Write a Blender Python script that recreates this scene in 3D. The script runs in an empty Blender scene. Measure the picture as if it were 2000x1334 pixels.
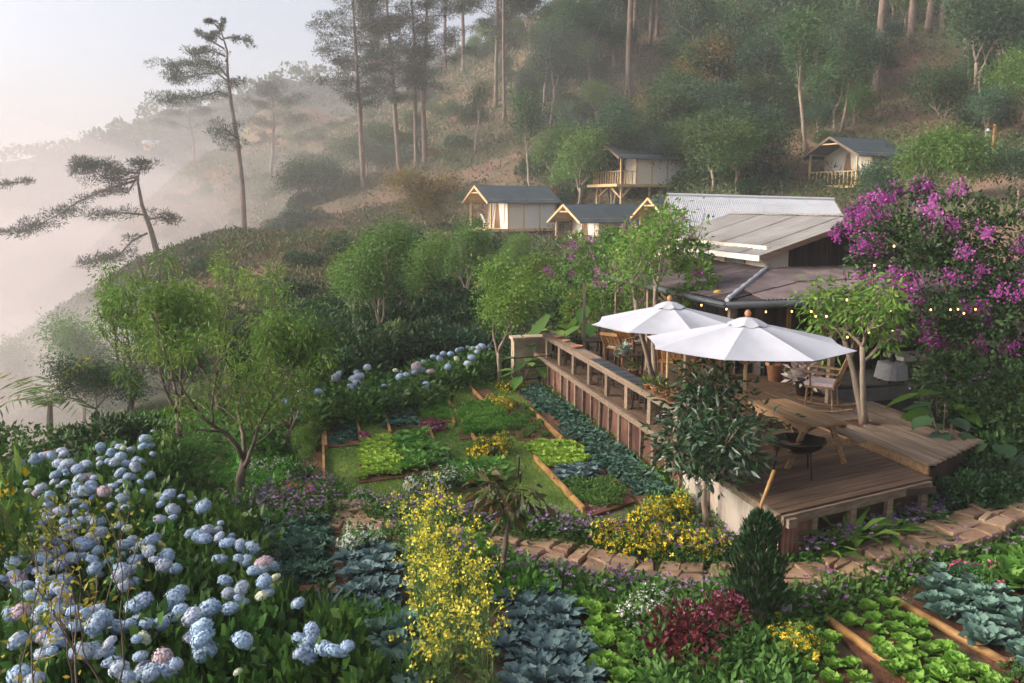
import bpy, math, random
import numpy as np
from mathutils import Vector, Matrix

# ------------------------------------------------------------------ camera, sky, sun, exposure
scene = bpy.context.scene
FPX, CAM_H, HOR = 1650.0, 4.9, 400.0            # focal length in pixels of a 2000 px wide frame, eye height, horizon row
PITCH = math.atan((667 - HOR) / FPX)
cam_data = bpy.data.cameras.new('camera')
cam = bpy.data.objects.new('camera', cam_data)
scene.collection.objects.link(cam)
cam.location = (0, 0, CAM_H)
cam.rotation_euler = (math.pi / 2 - PITCH, 0, 0)
cam_data.sensor_width = 36.0
cam_data.lens = 36.0 * FPX / 2000.0
cam_data.clip_start = 0.1
cam_data.clip_end = 5000
scene.camera = cam

SUN_EL, SUN_AZ = math.radians(26), math.radians(-96)    # azimuth from +Y towards +X
world = bpy.data.worlds.new('World')
scene.world = world
world.use_nodes = True
wn = world.node_tree
bg = wn.nodes['Background']
sky = wn.nodes.new('ShaderNodeTexSky')
sky.sky_type = 'NISHITA'
sky.sun_disc = False
sky.sun_elevation = SUN_EL
sky.sun_rotation = SUN_AZ
sky.air_density = 0.6
sky.dust_density = 6.0
sky.ozone_density = 1.0
pale = wn.nodes.new('ShaderNodeHueSaturation')           # the sky is veiled by high thin cloud: paler all over
pale.inputs['Saturation'].default_value = 0.6
wn.links.new(sky.outputs[0], pale.inputs['Color'])
wn.links.new(pale.outputs[0], bg.inputs[0])
bg.inputs[1].default_value = 0.15
sun_data = bpy.data.lights.new('sun', 'SUN')
sun_data.energy = 1.15
sun_data.angle = math.radians(18)
sun_data.color = (1.0, 0.85, 0.70)
sun = bpy.data.objects.new('sun', sun_data)
scene.collection.objects.link(sun)
sd = Vector((math.sin(SUN_AZ) * math.cos(SUN_EL), math.cos(SUN_AZ) * math.cos(SUN_EL), math.sin(SUN_EL)))
sun.rotation_euler = sd.to_track_quat('Z', 'Y').to_euler()
scene.view_settings.view_transform = 'Standard'
scene.view_settings.look = 'None'
scene.view_settings.gamma = 1.0
scene.view_settings.exposure = 1.12
scene.cycles.use_denoising = True
scene.cycles.max_bounces = 6
scene.cycles.volume_bounces = 2

# ------------------------------------------------------------------ helpers
C = scene.collection
PI = math.pi
cP, sP = math.cos(PITCH), math.sin(PITCH)

def at(x, y, z=0.0):
    """the point at height z seen at pixel (x, y) of the photograph"""
    u = (x - 1000) / FPX; v = (667 - y) / FPX
    d = (u, cP + v * sP, -sP + v * cP)
    t = (z - CAM_H) / d[2]
    return Vector((d[0] * t, d[1] * t, z))

def dep(x, y, Y):
    """the point at distance Y seen at pixel (x, y)"""
    u = (x - 1000) / FPX; v = (667 - y) / FPX
    d = (u, cP + v * sP, -sP + v * cP)
    t = Y / d[1]
    return Vector((d[0] * t, Y, CAM_H + d[2] * t))

def nz(a):
    return a / np.maximum(np.linalg.norm(a, axis=-1, keepdims=True), 1e-9)

class MB:
    """collects boxes, bars, tubes and lathes; build() links them as one mesh object"""
    def __init__(self): self.v = []; self.f = []
    def add(self, v, f):
        n = len(self.v); self.v += [tuple(p) for p in v]; self.f += [tuple(i + n for i in q) for q in f]; return self
    def box(self, c, s, rz=0.0, rx=0.0, ry=0.0):
        M = Matrix.Rotation(rz, 3, 'Z') @ Matrix.Rotation(ry, 3, 'Y') @ Matrix.Rotation(rx, 3, 'X')
        c = Vector(c); vs = []
        for z in (-.5, .5):
            for x, y in ((-.5, -.5), (.5, -.5), (.5, .5), (-.5, .5)):
                vs.append(c + M @ Vector((x * s[0], y * s[1], z * s[2])))
        return self.add(vs, [(3, 2, 1, 0), (4, 5, 6, 7), (0, 1, 5, 4), (1, 2, 6, 5), (2, 3, 7, 6), (3, 0, 4, 7)])
    def bar(self, a, b, w, h, up=(0, 0, 1)):
        a = Vector(a); b = Vector(b); d = (b - a).normalized(); u = Vector(up)
        s = d.cross(u)
        if s.length < 1e-4: s = d.cross(Vector((1, 0, 0)))
        s.normalize(); u = s.cross(d).normalized()
        vs = []
        for p in (a, b):
            for i, j in ((-1, -1), (1, -1), (1, 1), (-1, 1)):
                vs.append(p + s * (i * w / 2) + u * (j * h / 2))
        return self.add(vs, [(0, 1, 2, 3), (7, 6, 5, 4), (4, 5, 1, 0), (5, 6, 2, 1), (6, 7, 3, 2), (7, 4, 0, 3)])
    def tube(self, pts, rad, n=6):
        pts = [Vector(p) for p in pts]
        if not hasattr(rad, '__len__'): rad = [rad] * len(pts)
        vs, fs = [], []
        ref = Vector((0.3, 0.2, 1.0))
        for i, p in enumerate(pts):
            d = (pts[min(i + 1, len(pts) - 1)] - pts[max(i - 1, 0)]).normalized()
            s = d.cross(ref)
            if s.length < .05: s = d.cross(Vector((1, 0, 0)))
            s.normalize(); t = s.cross(d)
            for k in range(n):
                a = 2 * PI * k / n
                vs.append(p + (s * math.cos(a) + t * math.sin(a)) * rad[i])
        for i in range(len(pts) - 1):
            for k in range(n):
                fs.append((i * n + k, i * n + (k + 1) % n, (i + 1) * n + (k + 1) % n, (i + 1) * n + k))
        m = len(pts)
        fs.append(tuple(reversed(range(n)))); fs.append(tuple((m - 1) * n + k for k in range(n)))
        return self.add(vs, fs)
    def lathe(self, prof, n=12, c=(0, 0, 0)):
        vs, fs = [], []
        for r, z in prof:
            for k in range(n):
                a = 2 * PI * k / n
                vs.append((c[0] + r * math.cos(a), c[1] + r * math.sin(a), c[2] + z))
        for i in range(len(prof) - 1):
            for k in range(n):
                fs.append((i * n + k, i * n + (k + 1) % n, (i + 1) * n + (k + 1) % n, (i + 1) * n + k))
        if prof[0][0] > 1e-4: fs.append(tuple(reversed(range(n))))
        if prof[-1][0] > 1e-4: fs.append(tuple((len(prof) - 1) * n + k for k in range(n)))
        return self.add(vs, fs)
    def mesh(self, name, m=None, smooth=False):
        me = bpy.data.meshes.new(name); me.from_pydata(self.v, [], self.f)
        if m: me.materials.append(m)
        if smooth: me.polygons.foreach_set('use_smooth', [True] * len(me.polygons))
        me.update(); return me
    def build(self, name, m, parent=None, smooth=False, loc=None, rz=0):
        return obj(name, self.mesh(name, m, smooth), parent, loc, rz)

def obj(name, me, parent=None, loc=None, rz=0.0, sc=None):
    o = bpy.data.objects.new(name, me); C.objects.link(o)
    if parent: o.parent = parent
    if loc is not None: o.location = loc
    if rz: o.rotation_euler = (0, 0, rz)
    if sc is not None: o.scale = (sc, sc, sc) if not hasattr(sc, '__len__') else sc
    return o

def tag(o, label, cat, group=None, kind=None):
    if label: o['label'] = label
    if cat: o['category'] = cat
    if group: o['group'] = group
    if kind: o['kind'] = kind
    return o

def thing(name, label, cat, loc=(0, 0, 0), rz=0.0, group=None, sc=None):
    return tag(obj(name, None, None, loc, rz, sc), label, cat, group)

def struct(o, kind='structure', label=None):
    o['kind'] = kind
    if label: o['label'] = label
    return o

def npmesh(name, V, F, m, var=None, smooth=False):
    me = bpy.data.meshes.new(name)
    V = np.asarray(V, np.float32); F = np.asarray(F, np.int32)
    k = F.shape[1]
    me.vertices.add(len(V)); me.vertices.foreach_set('co', V.ravel())
    me.loops.add(F.size); me.loops.foreach_set('vertex_index', F.ravel())
    me.polygons.add(len(F)); me.polygons.foreach_set('loop_start', np.arange(len(F), dtype=np.int32) * k)
    me.polygons.foreach_set('loop_total', np.full(len(F), k, np.int32))
    if smooth: me.polygons.foreach_set('use_smooth', np.ones(len(F), bool))
    if var is not None:
        a = me.attributes.new('var', 'FLOAT', 'POINT'); a.data.foreach_set('value', np.asarray(var, np.float32))
    if m: me.materials.append(m)
    me.update(calc_edges=True); me.validate()
    return me

def leaves(P, A, L, W, rng, var=None, fold=0.2, curl=0.0):
    """kite-shaped leaves folded along the midrib: two triangles each"""
    n = len(P); A = nz(A)
    S = nz(np.cross(A, rng.normal(size=(n, 3)))); N = np.cross(S, A)
    L = np.broadcast_to(np.asarray(L, float), (n,))[:, None]; W = np.broadcast_to(np.asarray(W, float), (n,))[:, None]
    V = np.empty((n, 4, 3))
    V[:, 0] = P
    V[:, 1] = P + A * L * .45 + S * W / 2 + N * fold * W
    V[:, 2] = P + A * L - N * curl * L
    V[:, 3] = P + A * L * .45 - S * W / 2 + N * fold * W
    b = np.arange(n)[:, None] * 4
    F = np.concatenate([b + [0, 1, 2], b + [0, 2, 3]])
    if var is None: var = rng.random(n)
    return V.reshape(-1, 3), F, np.repeat(var, 4)

def cat(parts):
    Vs, Fs, vs, o = [], [], [], 0
    for V, F, v in parts:
        Vs.append(V); Fs.append(F + o); vs.append(v); o += len(V)
    return np.concatenate(Vs), np.concatenate(Fs), np.concatenate(vs)

# ------------------------------------------------------------------ materials
def new_mat(name):
    m = bpy.data.materials.new(name); m.use_nodes = True
    nt = m.node_tree; p = nt.nodes['Principled BSDF']
    return m, nt, p

def ramp_node(nt, cols, pos=None):
    r = nt.nodes.new('ShaderNodeValToRGB'); e = r.color_ramp.elements
    n = len(cols); pos = pos or [i / max(1, n - 1) for i in range(n)]
    while len(e) < n: e.new(0.5)
    for i in range(n):
        e[i].position = pos[i]; e[i].color = (*cols[i], 1)
    return r

def hsv_random(nt, col_socket, amount, hue=0.0):
    oi = nt.nodes.new('ShaderNodeObjectInfo')
    mr = nt.nodes.new('ShaderNodeMapRange'); mr.inputs[3].default_value = 1 - amount; mr.inputs[4].default_value = 1 + amount
    nt.links.new(oi.outputs['Random'], mr.inputs[0])
    h = nt.nodes.new('ShaderNodeHueSaturation')
    nt.links.new(col_socket, h.inputs['Color']); nt.links.new(mr.outputs[0], h.inputs['Value'])
    if hue:
        m2 = nt.nodes.new('ShaderNodeMath'); m2.operation = 'MULTIPLY'; m2.inputs[1].default_value = 7.31
        nt.links.new(oi.outputs['Random'], m2.inputs[0])
        fr = nt.nodes.new('ShaderNodeMath'); fr.operation = 'FRACT'; nt.links.new(m2.outputs[0], fr.inputs[0])
        mh = nt.nodes.new('ShaderNodeMapRange'); mh.inputs[3].default_value = .5 - hue; mh.inputs[4].default_value = .5 + hue
        nt.links.new(fr.outputs[0], mh.inputs[0]); nt.links.new(mh.outputs[0], h.inputs['Hue'])
    return h.outputs['Color']

def pmat(name, cols, scale=3.0, rough=0.8, stretch=(1, 1, 1), bump=0.0, bscale=None, rnd=0.0, coord='Object', spec=0.3, metal=0.0, detail=5, pos=None):
    """noise-mottled surface"""
    m, nt, p = new_mat(name)
    tc = nt.nodes.new('ShaderNodeTexCoord'); mp = nt.nodes.new('ShaderNodeMapping')
    mp.inputs['Scale'].default_value = stretch
    nt.links.new(tc.outputs[coord], mp.inputs[0])
    vec = mp.outputs[0]
    if rnd and coord == 'Object':
        oi = nt.nodes.new('ShaderNodeObjectInfo'); ad = nt.nodes.new('ShaderNodeVectorMath'); ad.operation = 'MULTIPLY_ADD'
        nt.links.new(oi.outputs['Random'], ad.inputs[0]); ad.inputs[1].default_value = (37, 53, 71); nt.links.new(vec, ad.inputs[2]); vec = ad.outputs[0]
    nx = nt.nodes.new('ShaderNodeTexNoise'); nx.inputs['Scale'].default_value = scale; nx.inputs['Detail'].default_value = detail; nx.inputs['Roughness'].default_value = .65
    nt.links.new(vec, nx.inputs['Vector'])
    r = ramp_node(nt, cols, pos or [.3 + .4 * i / max(1, len(cols) - 1) for i in range(len(cols))])
    nt.links.new(nx.outputs[0], r.inputs[0])
    col = r.outputs[0]
    if rnd: col = hsv_random(nt, col, rnd)
    nt.links.new(col, p.inputs['Base Color'])
    p.inputs['Roughness'].default_value = rough; p.inputs['Specular IOR Level'].default_value = spec; p.inputs['Metallic'].default_value = metal
    if bump:
        n2 = nt.nodes.new('ShaderNodeTexNoise'); n2.inputs['Scale'].default_value = bscale or scale * 3; n2.inputs['Detail'].default_value = 4
        nt.links.new(vec, n2.inputs['Vector'])
        b = nt.nodes.new('ShaderNodeBump'); b.inputs['Strength'].default_value = bump; b.inputs['Distance'].default_value = .03
        nt.links.new(n2.outputs[0], b.inputs['Height']); nt.links.new(b.outputs[0], p.inputs['Normal'])
    return m

def lmat(name, cols, trans=0.3, rough=0.55, rnd=0.18, hue=0.012, spec=0.25):
    """leaf or petal: colour by the leaf's own 'var', light passing through"""
    m, nt, p = new_mat(name)
    a = nt.nodes.new('ShaderNodeAttribute'); a.attribute_name = 'var'
    r = ramp_node(nt, cols); nt.links.new(a.outputs['Fac'], r.inputs[0])
    col = hsv_random(nt, r.outputs[0], rnd, hue)
    nt.links.new(col, p.inputs['Base Color']); p.inputs['Roughness'].default_value = rough; p.inputs['Specular IOR Level'].default_value = spec
    if trans:
        t = nt.nodes.new('ShaderNodeBsdfTranslucent'); nt.links.new(col, t.inputs[0])
        mx = nt.nodes.new('ShaderNodeMixShader'); mx.inputs[0].default_value = trans
        nt.links.new(p.outputs[0], mx.inputs[1]); nt.links.new(t.outputs[0], mx.inputs[2])
        nt.links.new(mx.outputs[0], nt.nodes['Material Output'].inputs[0])
    return m

M = {}
M['bark'] = pmat('bark', [(.06, .045, .035), (.17, .13, .10)], 6, .9, (1, 1, .25), .5)
M['bark_pale'] = pmat('bark_pale', [(.16, .12, .09), (.36, .29, .22)], 6, .9, (1, 1, .25), .4)
M['bark_pine'] = pmat('bark_pine', [(.09, .065, .05), (.27, .20, .16)], 3, .95, (1, 1, .3), .5)
M['wood_deck'] = pmat('wood_deck', [(.045, .027, .017), (.17, .105, .066)], 2.2, .75, (.5, 9, 9), .25, 6, .25)
M['wood_old'] = pmat('wood_old', [(.12, .082, .055), (.30, .22, .155)], 2.2, .8, (.5, 9, 9), .25, 6, .2)
M['wood_table'] = pmat('wood_table', [(.13, .07, .035), (.34, .21, .11)], 2.0, .6, (.5, 9, 9), .2, 6, .15)
M['wood_warm'] = pmat('wood_warm', [(.22, .10, .035), (.42, .22, .09)], 3, .5, (1, 1, 1), .1, 6, .12)
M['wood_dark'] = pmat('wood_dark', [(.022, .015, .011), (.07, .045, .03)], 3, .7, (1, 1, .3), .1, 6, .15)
M['timber'] = pmat('timber', [(.52, .35, .17), (.64, .46, .26)], 2, .6, (1, 1, 1), 0, 6, .08)
M['bamboo'] = pmat('bamboo', [(.20, .10, .035), (.46, .26, .09)], 4, .5, (1, 1, 1), .15, 9, .12)
M['rust'] = pmat('rust', [(.04, .017, .012), (.115, .048, .034), (.20, .11, .08)], 3, .8, (1, 1, .35), .15, 8, .3)
M['tin_grey'] = pmat('tin_grey', [(.30, .25, .20), (.48, .42, .36), (.34, .2, .13)], 2.2, .55, (1, 1, .3), .08, 8, .15, metal=.2, pos=[.3, .55, .8])
M['tin_white'] = pmat('tin_white', [(.36, .37, .40), (.44, .45, .48)], 1.2, .5, (1, 1, 1), 0, 8, .03)
M['roof_grey'] = pmat('roof_grey', [(.17, .16, .15), (.27, .26, .245)], .9, .8, (1, 1, 1), .1, 8, .06)
M['roof_rust'] = pmat('roof_rust', [(.06, .047, .047), (.115, .088, .087), (.18, .15, .145)], 1.6, .6, (1, 1, 1), .1, 8, .25)
M['roof_tent'] = pmat('roof_tent', [(.045, .065, .075), (.075, .10, .115)], .8, .7)
M['canvas'] = pmat('canvas', [(.68, .60, .48), (.78, .70, .58)], 1.0, .9)
M['canvas_white'] = pmat('canvas_white', [(.68, .64, .58), (.76, .73, .68)], 1.0, .9)
M['umbrella'] = pmat('umbrella', [(.40, .41, .455), (.455, .465, .51)], 2.5, .9, bump=.25, bscale=5, rnd=.02)
M['white_wall'] = pmat('white_wall', [(.55, .46, .38), (.72, .63, .54)], .7, .9)
M['dark_wall'] = pmat('dark_wall', [(.02, .016, .014), (.065, .05, .042)], 2, .85, (6, 6, .4), rnd=.35)
M['black_metal'] = pmat('black_metal', [(.012, .011, .011), (.04, .03, .026)], 5, .5, metal=.4)
M['terracotta'] = pmat('terracotta', [(.36, .15, .07), (.52, .26, .14)], 8, .8, rnd=.15)
M['stone'] = pmat('stone', [(.15, .085, .05), (.30, .19, .115), (.40, .29, .195)], 2.2, .85, (1, 1, 1), .5, 9, .2)
M['stone_wall'] = pmat('stone_wall', [(.30, .22, .15), (.50, .40, .29)], 3, .9, (1, 1, 1), .4, 9, .1)
M['concrete'] = pmat('concrete', [(.16, .15, .14), (.26, .25, .23)], 3, .9)
M['cushion'] = pmat('cushion', [(.46, .36, .38), (.62, .52, .52)], 14, .9)
M['cloth'] = pmat('cloth', [(.42, .42, .44), (.72, .72, .72)], 16, .9)
M['plastic_white'] = pmat('plastic_white', [(.60, .56, .50), (.72, .68, .62)], 3, .5)
M['slate'] = pmat('slate', [(.03, .035, .04), (.06, .065, .075)], 4, .5, rnd=.25)
M['yellow_paint'] = pmat('yellow_paint', [(.42, .25, .04), (.52, .33, .07)], 3, .6)
M['soil'] = pmat('soil', [(.075, .032, .018), (.17, .075, .04)], 5, .95, (1, 1, 1), .8, 25)
M['water'] = pmat('water', [(.008, .012, .010), (.012, .018, .014)], 1, .05, spec=.6)

def bulb_mat():
    m, nt, p = new_mat('bulb_glow')
    p.inputs['Base Color'].default_value = (1, .8, .5, 1)
    p.inputs['Emission Color'].default_value = (1, .46, .13, 1); p.inputs['Emission Strength'].default_value = 2.0
    return m
M['bulb'] = bulb_mat()

L_ = {}
L_['peach'] = lmat('leaf_peach', [(.045, .11, .02), (.12, .235, .035), (.27, .35, .07)], .35)
L_['green'] = lmat('leaf_green', [(.046, .115, .025), (.098, .207, .040), (.172, .299, .063)], .3)
L_['deep'] = lmat('leaf_deep', [(.016, .044, .016), (.034, .083, .025), (.057, .115, .034)], .22)
L_['gloss'] = lmat('leaf_gloss', [(.013, .037, .018), (.027, .073, .027), (.062, .119, .044)], .15, .32, spec=.5)
L_['hill'] = lmat('leaf_hill', [(.024, .061, .020), (.050, .105, .031), (.094, .154, .044)], .25, rnd=.35, hue=.03)
L_['hill_teal'] = lmat('leaf_hill_teal', [(.020, .055, .029), (.040, .094, .044), (.077, .143, .066)], .25, rnd=.2, hue=.015)
L_['hill_gold'] = lmat('leaf_hill_gold', [(.13, .095, .022), (.22, .15, .035), (.27, .20, .06)], .3, rnd=.2)
L_['dry'] = lmat('leaf_dry', [(.08, .055, .028), (.15, .10, .05), (.10, .11, .04)], .2, rnd=.2)
L_['pine'] = lmat('needle_pine', [(.016, .037, .018), (.037, .063, .030), (.063, .090, .041)], .15, .6, hue=.015)
L_['hyd'] = lmat('leaf_hydrangea', [(.026, .074, .016), (.060, .144, .026), (.132, .228, .042)], .25, .45)
L_['kale'] = lmat('leaf_kale', [(.025, .075, .052), (.052, .127, .086), (.086, .172, .115)], .15, .6, hue=.006)
L_['broccoli'] = lmat('leaf_broccoli', [(.046, .098, .098), (.098, .172, .172), (.172, .253, .253)], .12, .5, hue=.006)
L_['cabbage'] = lmat('leaf_cabbage', [(.066, .143, .110), (.132, .242, .187), (.242, .352, .286)], .15, .5, hue=.006)
L_['lettuce'] = lmat('leaf_lettuce', [(.077, .209, .022), (.165, .352, .044), (.286, .462, .077)], .35, .5, hue=.006)
L_['lettuce_lime'] = lmat('leaf_lime', [(.18, .34, .035), (.30, .48, .06), (.40, .56, .09)], .35, .5, rnd=.1, hue=.006)
L_['parsley'] = lmat('leaf_parsley', [(.052, .161, .023), (.098, .253, .034), (.161, .345, .057)], .3, .5)
L_['cover'] = lmat('leaf_cover', [(.036, .102, .022), (.078, .180, .036), (.132, .252, .054)], .25)
L_['grass'] = lmat('blade_grass', [(.085, .169, .020), (.169, .270, .034), (.270, .321, .059)], .3)
L_['red'] = lmat('leaf_red', [(.05, .010, .014), (.13, .020, .028), (.24, .05, .055)], .25)
L_['maroon'] = lmat('leaf_maroon', [(.03, .01, .013), (.07, .02, .025), (.10, .04, .035)], .2)
L_['copper'] = lmat('leaf_copper', [(.035, .075, .02), (.06, .075, .022), (.17, .07, .03)], .25, .4)
L_['mustard_leaf'] = lmat('stem_mustard', [(.07, .13, .04), (.13, .21, .06), (.19, .27, .09)], .3)
L_['fern'] = lmat('leaf_fern', [(.034, .103, .014), (.075, .172, .025), (.138, .253, .046)], .35)
L_['twig_leaf'] = lmat('leaf_yellowgreen', [(.12, .14, .015), (.25, .24, .03), (.40, .30, .03)], .35)
L_['f_yellow'] = lmat('petal_yellow', [(.66, .45, .02), (.80, .58, .03), (.86, .70, .12)], .25, .6, .05, 0)
L_['f_mustard'] = lmat('petal_mustard', [(.48, .42, .03), (.62, .55, .05), (.72, .66, .12)], .25, .6, .05, 0)
L_['f_white'] = lmat('petal_white', [(.70, .68, .55), (.80, .80, .76), (.82, .82, .80)], .2, .6, .04, 0)
L_['f_pink'] = lmat('petal_pink', [(.30, .05, .12), (.52, .13, .26), (.66, .32, .42)], .2, .6, .1, .01)
L_['f_hot'] = lmat('petal_hot', [(.55, .03, .16), (.75, .07, .25), (.80, .25, .35)], .2, .6, .1, .01)
L_['f_purple'] = lmat('petal_purple', [(.14, .06, .17), (.28, .14, .32), (.42, .26, .44)], .2, .6, .15, .02)
L_['f_magenta'] = lmat('petal_magenta', [(.22, .03, .19), (.42, .07, .37), (.56, .19, .50)], .35, .6, .15, .015)
L_['f_orange'] = lmat('petal_orange', [(.55, .05, .02), (.72, .12, .03), (.78, .22, .06)], .2, .6, .1, 0)
L_['f_blush'] = lmat('petal_blush', [(.46, .36, .34), (.62, .52, .48), (.72, .66, .60)], .2, .6, .1, 0)
L_['h_blue'] = lmat('head_blue', [(.22, .33, .50), (.36, .48, .63), (.54, .64, .74)], .2, .7, .14, .012)
L_['h_lav'] = lmat('head_lavender', [(.34, .40, .52), (.48, .54, .64), (.62, .66, .72)], .2, .7, .12, .012)
L_['h_cream'] = lmat('head_cream', [(.42, .48, .32), (.58, .62, .46), (.68, .70, .60)], .2, .7, .1, .01)
L_['h_faded'] = lmat('head_faded', [(.34, .20, .16), (.52, .40, .42), (.56, .52, .62)], .2, .7, .1, .01)

# ------------------------------------------------------------------ the ground: one sheet from the garden to the far hills
CTRL = [dep(*p) for p in [
    (500, 500, 78), (850, 445, 70), (711, 372, 90), (780, 350, 95), (825, 330, 95), (980, 300, 88), (1000, 200, 110), (1225, 195, 96),
    (1710, 190, 82), (1810, 98, 92), (1950, 180, 80), (1440, 70, 118), (1260, 130, 112), (1600, 20, 120), (1980, 20, 110), (1060, 60, 140),
    (385, 378, 165), (530, 348, 140), (315, 532, 62), (600, 420, 85), (640, 300, 140), (700, 235, 165), (560, 275, 180), (470, 318, 185), (640, 250, 185), (400, 370, 195), (540, 300, 210), (600, 280, 210), (660, 262, 208), (480, 335, 210), (740, 235, 205), (820, 205, 200),
    (850, 150, 150), (620, 620, 40), (480, 640, 38), (250, 600, 46), (930, 470, 62), (1085, 495, 58), (1230, 400, 64), (1440, 400, 60), (1620, 395, 60),
    (1900, 330, 58), (1720, 330, 62), (1500, 345, 66), (1300, 330, 72), (100, 640, 48), (1550, 250, 76), (1400, 200, 90), (1150, 300, 82)]]
CTRL += [Vector(p) for p in [(-9, 12, -.1), (-9, 20, -.5), (-16, 14, -2.2), (-18, 26, -4), (-30, 40, -9), (-60, 60, -18), (-70, 110, -22), (-60, 180, -16), (-90, 240, -22),
    (-120, 120, -30), (-40, 10, -12), (0, 30, .3), (6, 30, 1.0), (12, 30, 1.3), (20, 24, 2.0), (30, 40, 5), (14, 14, .3), (-8, 30, -.8), (10, 42, 2.0), (0, 44, 1.0), (-2, 56, 2),
    (90, 110, 44), (60, 160, 60), (10, 190, 46), (-30, 230, 22), (-60, 240, 2), (60, 60, 20), (0, 0, 0), (0, 15, 0), (8, 20, .3), (-5, 8, 0), (30, 10, 3), (-20, -10, -4), (30, -10, 2)]]
cx = np.array([(p.x, p.y) for p in CTRL]); cz = np.array([p.z for p in CTRL])
S0 = 60.0
def tps(r2): return np.where(r2 > 1e-9, .5 * r2 * np.log(np.maximum(r2, 1e-9)), 0)
def _fit():
    n = len(cx); q = cx / S0
    K = tps(((q[:, None] - q[None]) ** 2).sum(-1)) + np.eye(n) * 1e-3
    Pm = np.concatenate([np.ones((n, 1)), q], 1)
    A = np.zeros((n + 3, n + 3)); A[:n, :n] = K; A[:n, n:] = Pm; A[n:, :n] = Pm.T
    return np.linalg.solve(A, np.concatenate([cz, np.zeros(3)]))
TW = _fit()
def sstep(a, b, x):
    t = np.clip((x - a) / (b - a), 0, 1); return t * t * (3 - 2 * t)
def vnoise(X, Y, s, seed):
    rg = np.random.default_rng(seed); T = rg.random((256, 256))
    x = X / s + 1000.0; y = Y / s + 1000.0
    i = np.floor(x).astype(int); j = np.floor(y).astype(int); u = x - i; v = y - j
    u = u * u * (3 - 2 * u); v = v * v * (3 - 2 * v)
    g = lambda a, b: T[a % 256, b % 256]
    return (g(i, j) * (1 - u) + g(i + 1, j) * u) * (1 - v) + (g(i, j + 1) * (1 - u) + g(i + 1, j + 1) * u) * v - .5
def ground(X, Y):
    X = np.atleast_1d(np.asarray(X, float)); Y = np.atleast_1d(np.asarray(Y, float))
    out = np.empty(len(X))
    for s in range(0, len(X), 8000):
        x = np.clip(X[s:s + 8000], -150, 120); y = np.clip(Y[s:s + 8000], -15, 250)
        q = np.stack([x, y], 1) / S0
        K = tps(((q[:, None] - cx[None] / S0) ** 2).sum(-1))
        out[s:s + 8000] = K @ TW[:len(cx)] + TW[len(cx)] + q @ TW[len(cx) + 1:]
    # rough relief away from the garden
    rough = sstep(26, 50, Y)
    out += rough * (vnoise(X, Y, 9, 1) * 1.6 + vnoise(X, Y, 3.5, 2) * .6 + vnoise(X, Y, 24, 3) * 2.0)
    # the garden terrace and the house platform are level
    g = (1 - sstep(23, 34, Y)) * sstep(-13, -8, X) * (1 - sstep(13, 22, X))
    out = out * (1 - g)
    # the land falls to the valley beyond the modelled slope
    far = np.maximum(0, Y - 250) + np.maximum(0, -150 - X)
    return np.clip(out - np.minimum(far * .25, 55), -60, 70)
def gz(x, y): return float(ground([x], [y])[0])

def terrain():
    xs = np.concatenate([np.linspace(-1500, -160, 22), np.linspace(-150, -62, 45), np.linspace(-60, 90, 170), np.linspace(93, 160, 25), np.linspace(200, 1500, 18)])
    ys = np.concatenate([np.linspace(-60, 0, 10), np.linspace(2, 150, 165), np.linspace(152, 260, 55), np.linspace(280, 2500, 30)])
    X, Y = np.meshgrid(xs, ys)
    Z = ground(X.ravel(), Y.ravel())
    V = np.stack([X.ravel(), Y.ravel(), Z], 1)
    nx, ny = len(xs), len(ys)
    i = (np.arange(ny - 1)[:, None] * nx + np.arange(nx - 1)[None]).ravel()
    F = np.stack([i, i + 1, i + 1 + nx, i + nx], 1)
    m, nt, p = new_mat('earth')
    tc = nt.nodes.new('ShaderNodeTexCoord')
    def noi(sc, det=5):
        n = nt.nodes.new('ShaderNodeTexNoise'); n.inputs['Scale'].default_value = sc; n.inputs['Detail'].default_value = det
        nt.links.new(tc.outputs['Object'], n.inputs['Vector']); return n.outputs[0]
    a = ramp_node(nt, [(.12, .068, .042), (.21, .125, .078), (.11, .085, .048)], [.3, .55, .72]); nt.links.new(noi(.25), a.inputs[0])
    b = ramp_node(nt, [(.045, .055, .02), (.10, .10, .04)], [.35, .65]); nt.links.new(noi(1.7), b.inputs[0])
    k = ramp_node(nt, [(0, 0, 0), (1, 1, 1)], [.42, .6]); nt.links.new(noi(.11), k.inputs[0])
    mx = nt.nodes.new('ShaderNodeMix'); mx.data_type = 'RGBA'
    nt.links.new(k.outputs[0], mx.inputs[0]); nt.links.new(a.outputs[0], mx.inputs[6]); nt.links.new(b.outputs[0], mx.inputs[7])
    nt.links.new(mx.outputs[2], p.inputs['Base Color']); p.inputs['Roughness'].default_value = .95
    bp = nt.nodes.new('ShaderNodeBump'); bp.inputs['Strength'].default_value = .7; bp.inputs['Distance'].default_value = .15
    nt.links.new(noi(3.0), bp.inputs['Height']); nt.links.new(bp.outputs[0], p.inputs['Normal'])
    struct(obj('ground', npmesh('ground', V, F, m, smooth=True)), label='reddish earth ground of the garden terrace and hillside')
terrain()

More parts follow.
